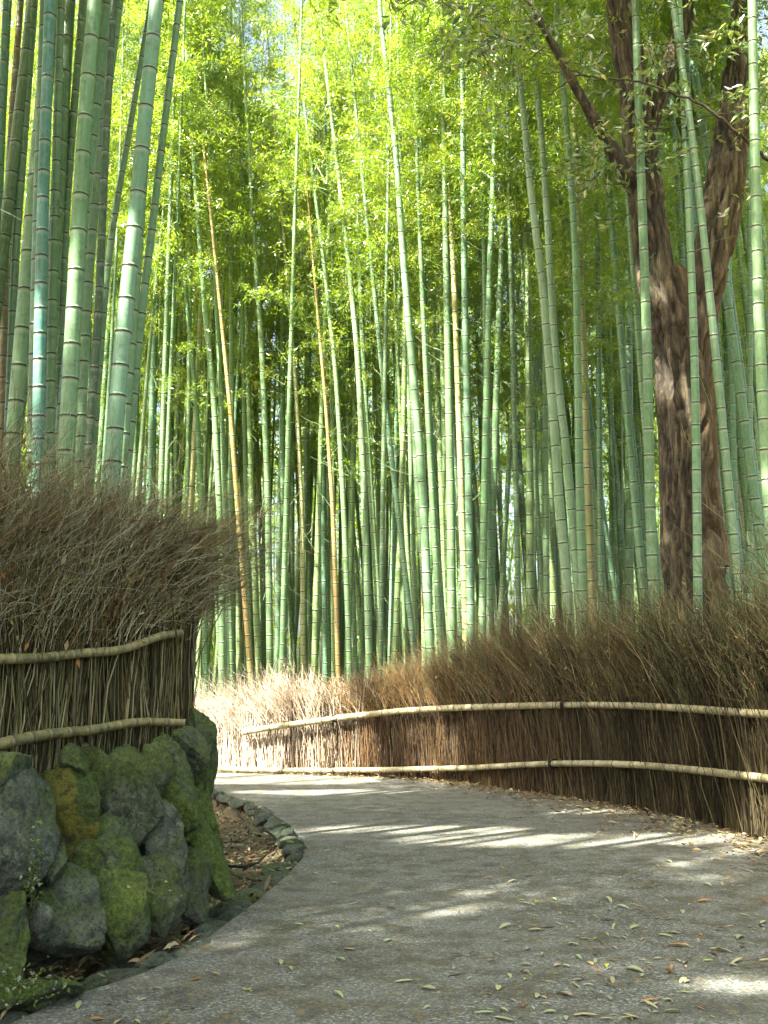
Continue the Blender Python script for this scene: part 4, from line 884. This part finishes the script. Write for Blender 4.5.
# single leaves one can count on the path
lm = []
for i in range(6):
    rr_ = np.random.default_rng(60 + i); k = 7; t = np.linspace(0, 1, k); hw = .5 * (np.sin(np.pi * t ** .8) ** .8) * (.17, .22, .3, .36, .2, .26)[i]; cv = .10 * np.sin(np.pi * t) * (rr_.random() * 1.2) + .02; bend = rr_.normal(0, .08) * t ** 2
    V = np.concatenate([np.c_[t - .5, bend + hw, cv + hw * .3], np.c_[t - .5, bend, cv - .01], np.c_[t - .5, bend - hw, cv + hw * .25]]); a = np.arange(k - 1)
    Q = np.concatenate([np.c_[a, a + 1, a + 1 + k, a + k], np.c_[a + k, a + k + 1, a + 1 + 2 * k, a + 2 * k]]); lm.append(mesh('fallen_leaf', V, [Q], [M_fallen]))
kinds = [((0.30, 0.32, 0.17), 'pale green fallen leaf lying on the grey asphalt', 'pale green fallen leaves on the path', .50), ((0.34, 0.30, 0.16), 'straw coloured fallen leaf lying on the grey asphalt', 'straw coloured fallen leaves on the path', .24),
         ((0.16, 0.09, 0.04), 'dark brown curled leaf lying on the grey asphalt', 'dark brown fallen leaves on the path', .13), ((0.40, 0.19, 0.04), 'orange fallen leaf lying on the grey asphalt', 'orange fallen leaves on the path', .07), ((0.30, 0.36, 0.04), 'yellow green fallen leaf lying on the grey asphalt', 'yellow green fallen leaves on the path', .06)]
pc = np.cumsum([k[3] for k in kinds]); cnt = 0; tries = 0
while cnt < 298 and tries < 20000:
    tries += 1
    if rg.random() < .66: x, y = rg.normal(645, 110), 1024 - abs(rg.normal(60, 85)) ; 
    else: x, y = rg.uniform(60, 768), rg.uniform(835, 1024)
    if x > 775 or y < 815: continue
    g = G(x, y)
    if sdist([g[:2]], kerb_line)[0] > -.05 or sdist([g[:2]], fence_line)[0] > -.1: continue
    k = min(int(np.searchsorted(pc, rg.random())), 4); c, lab, grp, _ = kinds[k]
    o = obj('fallen_leaf', lm[int(rg.integers(0, 6))], None, (g[0], g[1], .004)); sc_ = rg.uniform(.03, .07) if rg.random() < .8 else rg.uniform(.07, .10); o.scale = (sc_, sc_, sc_)
    o.rotation_euler = (rg.normal(0, .12), rg.normal(0, .1), rg.uniform(0, 6.28)); o.color = (*[float(v * rg.uniform(.8, 1.15)) for v in c], 1); zn = 'near the foot of the right fence' if x > 610 and y < 900 else ('close to the kerb at the left' if x < 330 else ('in the lower right of the path' if x > 560 else 'in the middle of the path')); tag(o, lab.replace('lying on the grey asphalt', '' + 'on the asphalt ' + zn), 'leaf', grp); cnt += 1

for pts_, r_, lab in (([(222, 868), (232, 874), (246, 876), (258, 870), (266, 858)], .012, 'dark curved fallen branch lying in the gutter near the kerb bend'), ([(215, 838), (226, 848), (240, 850), (252, 842)], .007, 'thin dark twig curling across the leaf filled gutter'),
                      ([(232, 806), (240, 822), (246, 838)], .009, 'dead stick lying along the upper end of the gutter')):
    P_ = np.array([G(x, y, -.06) for x, y in pts_]); P_[:, 2] += np.array([.02, .05, .06, .05, .02])[:len(P_)]; P_ -= P_[0] * 0
    V, Q = tubes(P_[None], np.linspace(r_, r_ * .5, len(P_))[None], 8); tag(obj('fallen_branch', mesh('fallen_branch', V, [Q], [M_bark])), lab, 'branch')
# creeping green plants on the wall
def creeper(x, y, d, n, lab, spread, rg):
    p = W(x, y, d); t = thing('creeper', lab, 'plant', tuple(p)); B = rg.normal(0, 1, (n, 3)) * spread; D = rg.normal(0, .6, (n, 3)) + [0, -.7, .1]; l = rg.uniform(.012, .028, n)
    V, Q = leaves(B, D, l, l * .6, rg); obj('foliage', mesh('foliage', V, [Q], [M_broad], tint=np.repeat(rg.uniform(.1, .6, n), 4), smooth=False), t)
    st = Acc(); ne = 14; strands(st, np.zeros((ne, 3)), rg.normal(0, 1, (ne, 3)) * spread * 9, np.full(ne, .12), np.zeros((ne, 3)), np.full(ne, .0015), np.full(ne, .001), 4, np.tile([.10, .12, .04], (ne, 1)), rng=rg); obj('stem', st.build('stem', [M_twig]), t)
creeper(34, 880, 4.45, 190, 'small leaved green creeper in the gap between the left boulders', np.array([.018, .03, .11]), rg)
creeper(22, 985, 4.0, 220, 'bright green mossy plant at the bottom left corner of the wall', np.array([.09, .06, .03]), rg)
creeper(152, 890, 4.75, 60, 'tiny green sprigs clinging to a low boulder', np.array([.08, .03, .025]), rg)
